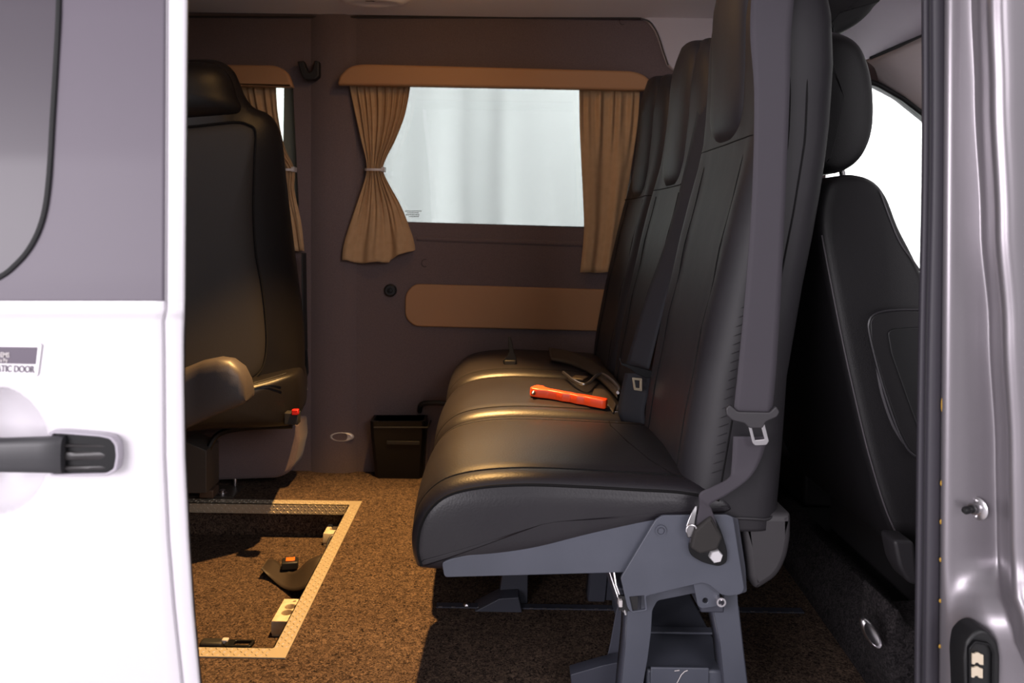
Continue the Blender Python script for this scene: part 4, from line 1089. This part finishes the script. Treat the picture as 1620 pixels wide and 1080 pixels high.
cp = [(185, 215), (240, 203), (300, 200), (370, 193), (392, 197), (404, 208), (403, 250), (401, 330), (405, 400), (414, 450), (420, 500), (422, 545), (416, 580), (402, 598), (380, 608), (330, 620), (180, 630)]
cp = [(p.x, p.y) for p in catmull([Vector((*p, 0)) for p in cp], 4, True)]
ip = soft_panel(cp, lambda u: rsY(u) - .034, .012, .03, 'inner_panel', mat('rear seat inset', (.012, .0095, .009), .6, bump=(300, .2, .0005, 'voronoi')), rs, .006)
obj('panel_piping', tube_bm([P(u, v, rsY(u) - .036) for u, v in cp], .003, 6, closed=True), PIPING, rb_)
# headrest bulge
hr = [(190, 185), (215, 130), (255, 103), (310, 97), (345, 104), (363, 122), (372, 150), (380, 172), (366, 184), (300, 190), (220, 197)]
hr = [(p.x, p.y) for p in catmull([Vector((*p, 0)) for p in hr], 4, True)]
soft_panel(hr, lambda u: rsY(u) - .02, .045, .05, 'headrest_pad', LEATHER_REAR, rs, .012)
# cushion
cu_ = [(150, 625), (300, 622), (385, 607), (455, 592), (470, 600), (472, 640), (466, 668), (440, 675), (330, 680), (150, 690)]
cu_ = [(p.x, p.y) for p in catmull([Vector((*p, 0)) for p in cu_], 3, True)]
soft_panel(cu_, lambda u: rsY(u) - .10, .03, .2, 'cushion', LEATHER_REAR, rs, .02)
obj('seam_piping', tube_bm([P(390, 612, 2.06), P(420, 605, 2.09), P(455, 594, 2.12)], .0014, 6), LEATHER_REAR, rb_)
obj('seam_piping', tube_bm([P(392, 608, 2.06), P(420, 600, 2.09), P(453, 590, 2.12)], .0014, 6), LEATHER_REAR, rb_)
# armrest: padded bar pointing forward
bm = bmesh.new(); rings = []
for u, vt, vb, Y in ((180, 625, 740, 1.72), (290, 583, 683, 1.80), (315, 573, 671, 1.80), (340, 568, 660, 1.80), (360, 571, 652, 1.805), (376, 583, 645, 1.81), (385, 602, 640, 1.815), (388, 622, 636, 1.82)):
    a, b = P(u, vt, Y), P(u, vb, Y); r = []
    for k in range(20):
        t = 2 * math.pi * k / 20; cz = math.copysign(abs(math.cos(t)) ** .55, math.cos(t)); sy = math.copysign(abs(math.sin(t)) ** .55, math.sin(t))
        r.append(Vector((a.x, Y + .035 + .035 * sy, (a.z + b.z) / 2 + (a.z - b.z) / 2 * cz)))
    rings.append(r)
loft_bm(rings, bm=bm); o = obj('armrest', bm, ARM, rs); o['label'] = 'grey padded armrest'
# seat base: plinth, bent leg plate and floor plate
q = pxpoly([(150, 690), (300, 690), (345, 680, .04), (470, 672, .01), (472, 700), (462, 745, .03), (440, 758, .02), (330, 762), (150, 762)], 2.40, .01)
obj('plinth', plate_me(q, [], .12, 'XZ', 2.47, .01), WALLF, rs)
obj('plinth_arch', tube_bm(catmull([P(325, 775, 2.16), P(326, 730, 2.17), (P(333, 703, 2.18)), P(352, 683, 2.19), P(400, 675, 2.20), P(462, 673, 2.2)], 6), .009, 8), BLACKP, rs)
q = pxpoly([(285, 700), (322, 716), (322, 784), (285, 784)], 2.12, .003)
obj('leg', plate_me(q, [], .10, 'XZ', 2.19, .002), mat('rear leg brown', (.050, .042, .036), .5), rs)
a = PZ(300, 792, 0); b = PZ(366, 792, 0)
obj('floor_plate', box_bm(-1.05, b.x, 2.325, 2.43, .001, .006), mat('rear floor plate', (.075, .060, .048), .45, .3), rs, bevel=.001)
for u, v in ((352, 781),):
    c = PZ(u, v, .006); obj('plate_bolt', lathe_bm([(.014, 0), (.014, .004), (.009, .005), (.009, .012), (.006, .014), (0, .014)], c, (0, 0, 1), 12), CHROME, rs)
c = PZ(372, 768, .006); obj('stud', lathe_bm([(.006, 0), (.006, .03), (.004, .034), (0, .035)], c, (0, 0, 1), 12), CHROME, rs)
obj('foot_clamp', box_bm(P(296, 0, 2.14).x, P(320, 0, 2.14).x, 2.28, 2.33, P(300, 784, 2.3).z, P(300, 771, 2.3).z), mat('clamp brown', (.09, .055, .035), .5), rs, bevel=.003)
# its buckle and tongue
bk = thing('seat_buckle', 'black belt buckle with red button beside dark rear seat', 'buckle', P(461, 672, 2.13))
c = P(464, 664, 2.12); obj('buckle_body', box_bm(c.x - .024, c.x + .016, 2.11, 2.14, c.z - .012, c.z + .022), CAB_BLACK, bk, bevel=.003)
c = P(467, 652, 2.11); obj('red_button', box_bm(c.x - .009, c.x + .009, 2.104, 2.12, c.z - .007, c.z + .008), RED, bk, bevel=.002)
bt = ribbon('seat_belt', Pl([(477, 400, 2.5), (478, 480, 2.48), (477, 560, 2.46), (474, 640, 2.44)]), Pl([(484, 400, 2.52), (485, 480, 2.5), (486, 560, 2.48), (482, 600, 2.46)]), CAB_BLACK, rs, .003)
obj('tongue', plate_me(pxpoly([(476, 560), (486, 552), (488, 590), (484, 600), (476, 600)], 2.44, .003), [], .012, 'XZ', 2.44, .002), BLACKP, bt)
obj('tongue_tip', plate_me(pxpoly([(480, 603), (486, 606), (487, 617), (483, 615)], 2.435, .001), [], .004, 'XZ', 2.435, .0008), CHROME, bt)

# ================================================================ CAB
cs_ = thing('cab_seat', 'black vinyl front passenger seat with separate headrest seen past the bench', 'seat', (.95, 1.7, 0))
def body_loft(px, y0, y1, r, name, m, parent, Yp, ns=8, taper=0):
    prof = catmull([Vector((*XZ(u, v, Yp), 0)) for u, v in px], 5, True); N = len(prof)
    ar = sum(prof[i - 1].x * prof[i].y - prof[i].x * prof[i - 1].y for i in range(N)); nr = []
    for i in range(N):
        t = prof[(i + 1) % N] - prof[i - 1]; n = Vector((t.y, -t.x)) * (1 if ar > 0 else -1); n.normalize(); nr.append(n)
    c = Vector((sum(p.x for p in prof) / N, sum(p.y for p in prof) / N)); rings = []
    def ring(y, ins, sc=1):
        return [Vector((c.x + (p.x - n.x * ins - c.x) * sc, y, c.y + (p.y - n.y * ins - c.y) * sc)) for p, n in zip(prof, nr)]
    rings += [ring(y0 - .004, r, .05), ring(y0 - .003, r, .6), ring(y0, r, .97)]
    for k in range(1, 6):
        t = k / 5 * math.pi / 2; rings.append(ring(y0 + r * (1 - math.cos(t)), r * (1 - math.sin(t))))
    for k in range(1, 4): rings.append(ring(y0 + r + (y1 - y0 - 2 * r) * k / 4, 0))
    for k in range(5, 0, -1):
        t = k / 5 * math.pi / 2; rings.append(ring(y1 - r * (1 - math.cos(t)), r * (1 - math.sin(t))))
    rings += [ring(y1, r, .97), ring(y1 + .003, r, .05)]
    return obj(name, loft_bm(rings), m, parent, angle=180)
hrp = [(1290, 250), (1285, 150), (1282, 80), (1285, 50), (1325, 46), (1362, 62), (1382, 100), (1390, 150), (1388, 205), (1372, 245), (1345, 268), (1310, 273)]
o = body_loft(hrp, 1.50, 1.78, .03, 'headrest', CAB_LEATHER, cs_, 1.50)
obj('headrest_post', tube_bm([P(1330, 262, 1.58), P(1338, 300, 1.58)], .006, 10), CHROME_DK, cs_)
obj('headrest_post', tube_bm([P(1330, 262, 1.72), P(1338, 300, 1.72)], .006, 10), CHROME_DK, cs_)
bkp = [(1296, 360), (1300, 310), (1315, 284), (1350, 275), (1385, 284), (1408, 310), (1428, 360), (1458, 420), (1500, 520), (1540, 640), (1570, 760), (1585, 850), (1560, 900), (1480, 905), (1432, 875), (1400, 810), (1372, 720), (1350, 630), (1330, 540), (1312, 450)]
cb = body_loft(bkp, 1.40, 1.92, .022, 'backrest', CAB_LEATHER, cs_, 1.40)
seamp = [(1298, 372), (1313, 450), (1331, 540), (1351, 630), (1373, 720), (1401, 810), (1430, 870)]
obj('seam_piping', tube_bm(catmull([P(u + 2, v, 1.405) for u, v in seamp], 6), .0018, 6), mat('pale stitching', (.075, .066, .075), .5), cb)
obj('seam_piping', tube_bm(catmull([P(u, v, 1.400) for u, v in ((1392, 300), (1408, 345), (1425, 385), (1450, 420), (1475, 460))], 6), .0015, 6), mat('pale stitching light', (.06, .055, .06), .5), cb)
# side cover panel
sc1 = [(1374, 505), (1386, 494), (1420, 489), (1470, 490), (1500, 560), (1540, 700), (1500, 730), (1446, 722), (1436, 712), (1420, 680), (1396, 610), (1376, 540)]
o = obj('side_cover', plate_me(pxpoly(sc1, 1.39, .012), [], .014, 'XZ', 1.394, .004), mat('cab side cover', (.012, .011, .0125), .5), cs_)
sc2 = [(1404, 526), (1412, 520), (1470, 516), (1500, 600), (1520, 700), (1470, 700), (1453, 680), (1435, 630), (1410, 560)]
obj('cover_inset', plate_me(pxpoly(sc2, 1.385, .008), [], .005, 'XZ', 1.3865, .002), mat('cab inset', (.009, .009, .010), .55), o)
obj('cover_edge', tube_bm(catmull([P(u, v, 1.386) for u, v in ((1478, 490), (1420, 490), (1388, 495), (1375, 508), (1377, 535), (1396, 608), (1420, 678), (1436, 710), (1448, 721))], 5), .0022, 6), mat('cover edge', (.03, .028, .032), .4), o)
obj('side_trim', tube_bm(catmull([P(1386, 570, 1.398), P(1395, 620, 1.398), P(1412, 670, 1.398), P(1430, 700, 1.398)], 5), .004, 6), mat('cover light edge', (.05, .046, .052), .5), cs_)
# seat base lever cover
o = obj('seat_base_cover', plate_me(pxpoly([(1416, 856), (1450, 858), (1456, 930), (1440, 925), (1425, 900)], 1.30, .01), [], .05, 'XZ', 1.33, .006), mat('seat base plastic', (.022, .020, .023), .55), cs_)
obj('seat_cushion', box_bm(.82, 1.35, 1.42, 1.92, .28, .43), CAB_LEATHER, cs_, bevel=.04, seg=4)
obj('seat_box', box_bm(.85, 1.3, 1.45, 1.9, .10, .28), CAB_BLACK, cs_, bevel=.01)
# second cab seat beyond, mostly hidden, added to block light
c2 = thing('added_cab_seat', 'added black front seat beyond the first one, there to block light', 'seat', (.95, 2.25, 0))
c2b = body_loft(bkp, 2.02, 2.45, .03, 'backrest', CAB_LEATHER, c2, 1.40)
obj('seat_cushion', box_bm(.82, 1.35, 2.02, 2.46, .28, .43), CAB_LEATHER, c2, bevel=.04, seg=4)
obj('seat_box', box_bm(.85, 1.3, 2.05, 2.42, .10, .28), CAB_BLACK, c2, bevel=.01)
# dark overhead cover above the headrest
o = body_loft([(1260, -28), (1412, -28), (1404, 0), (1380, 24), (1345, 44), (1325, 50), (1250, 30)], 1.66, 1.95, .03, 'sun_visor', CAB_BLACK, None, 1.62)
tag(o, 'dark rounded visor under the cab roof above the headrest', 'visor')
# raised cab floor and carpeted step riser
bm = bmesh.new()
lo = [(.76, 2.56, 0), (.745, 1.9, 0), (.712, 1.42, 0), (.705, 1.25, 0), (.70, 1.10, 0)]
md = [(.765, 2.56, .06), (.755, 1.9, .06), (.735, 1.42, .06), (.73, 1.25, .06), (.72, 1.10, .06)]
hi = [(.80, 2.56, .12), (.79, 1.9, .115), (.785, 1.55, .115), (.77, 1.3, .11), (.76, 1.10, .11)]
loft_bm([[Vector(p) for p in r] for r in (lo, md, hi, [(p[0] + .03, p[1], p[2] + .004) for p in hi])], closed_ring=False, bm=bm)
rz = obj('trim_1', bm, CARPET_DK, solid=.006, off=-1)
tag(rz, 'charcoal carpeted step riser between load floor and cab', 'trim', kind='structure')
o = obj('cab_floor', box_bm(.80, XF, YN + .06, YW - .01, .05, .10), BLACKBOX, rz, smooth=False)
q = pxpoly([(1378, 925), (1392, 935), (1402, 955, .01), (1416, 962), (1446, 960), (1475, 958), (1475, 1160), (1400, 1160), (1392, 1085), (1380, 1040), (1372, 980)], 1.30, .006)
obj('pillar_base_trim', plate_me(q, [], .10, 'XZ', 1.28, .01), CARPET_DK, rz)
M = Matrix.Rotation(R(52), 3, 'Y') @ Matrix.Rotation(R(-20), 3, 'Z')
c = P(1376, 1000, 1.222)
o = oval('step_lamp', c, .029, .0105, CHROME, 'oval chrome step lamp on the charcoal carpet riser by the pillar', M=Matrix.Rotation(R(58), 3, 'Y'))
# slotted floor rail under the bench
rl = thing('floor_rail', 'slotted aluminium floor rail running across under the bench', 'rail', (.15, 1.69, 0))
a = PZ(690, 962, 0); Yr = a.y
obj('rail_strip', box_bm(a.x, .70, Yr, Yr + .02, .0005, .0035), STEEL_DARK, rl, bevel=.0006)
bm = bmesh.new(); x = a.x + .005
while x < .68:
    box_bm(x, x + .009, Yr - .001, Yr + .001, .0028, .0046, bm); x += .029
o = obj('rail_teeth', bm, CHROME, rl, smooth=False); o['kind'] = 'stuff'
# black mat of carpet beneath the bench
# ================================================================ STUDIO OUTSIDE
bm = bmesh.new(); rows = []
for z in [-.36 + i * .36 for i in range(14)]:
    row = []
    for i in range(640):
        x = -6 + i * 16 / 639
        y = 5.2 + .034 * math.sin(x * 10.5 + .9 + .35 * z) + .018 * math.sin(x * 17 + 1.7 + .8 * math.sin(z * 1.3)) + .05 * math.sin(x * 1.6 + .4)
        row.append(Vector((x, y, z)))
    rows.append(row)
loft_bm(rows, closed_ring=False, bm=bm)
o = obj('studio_backdrop', bm, STUDIO_WHITE, angle=180); tag(o, 'white hanging studio cloth seen through the side windows', 'backdrop', kind='structure')
o = obj('studio_floor', box_bm(-8, 10, -5, 6.5, -.40, -.36), mat('studio floor grey', (.55, .54, .55), .6), smooth=False)
tag(o, 'pale grey studio ground outside the van', 'ground', kind='structure')
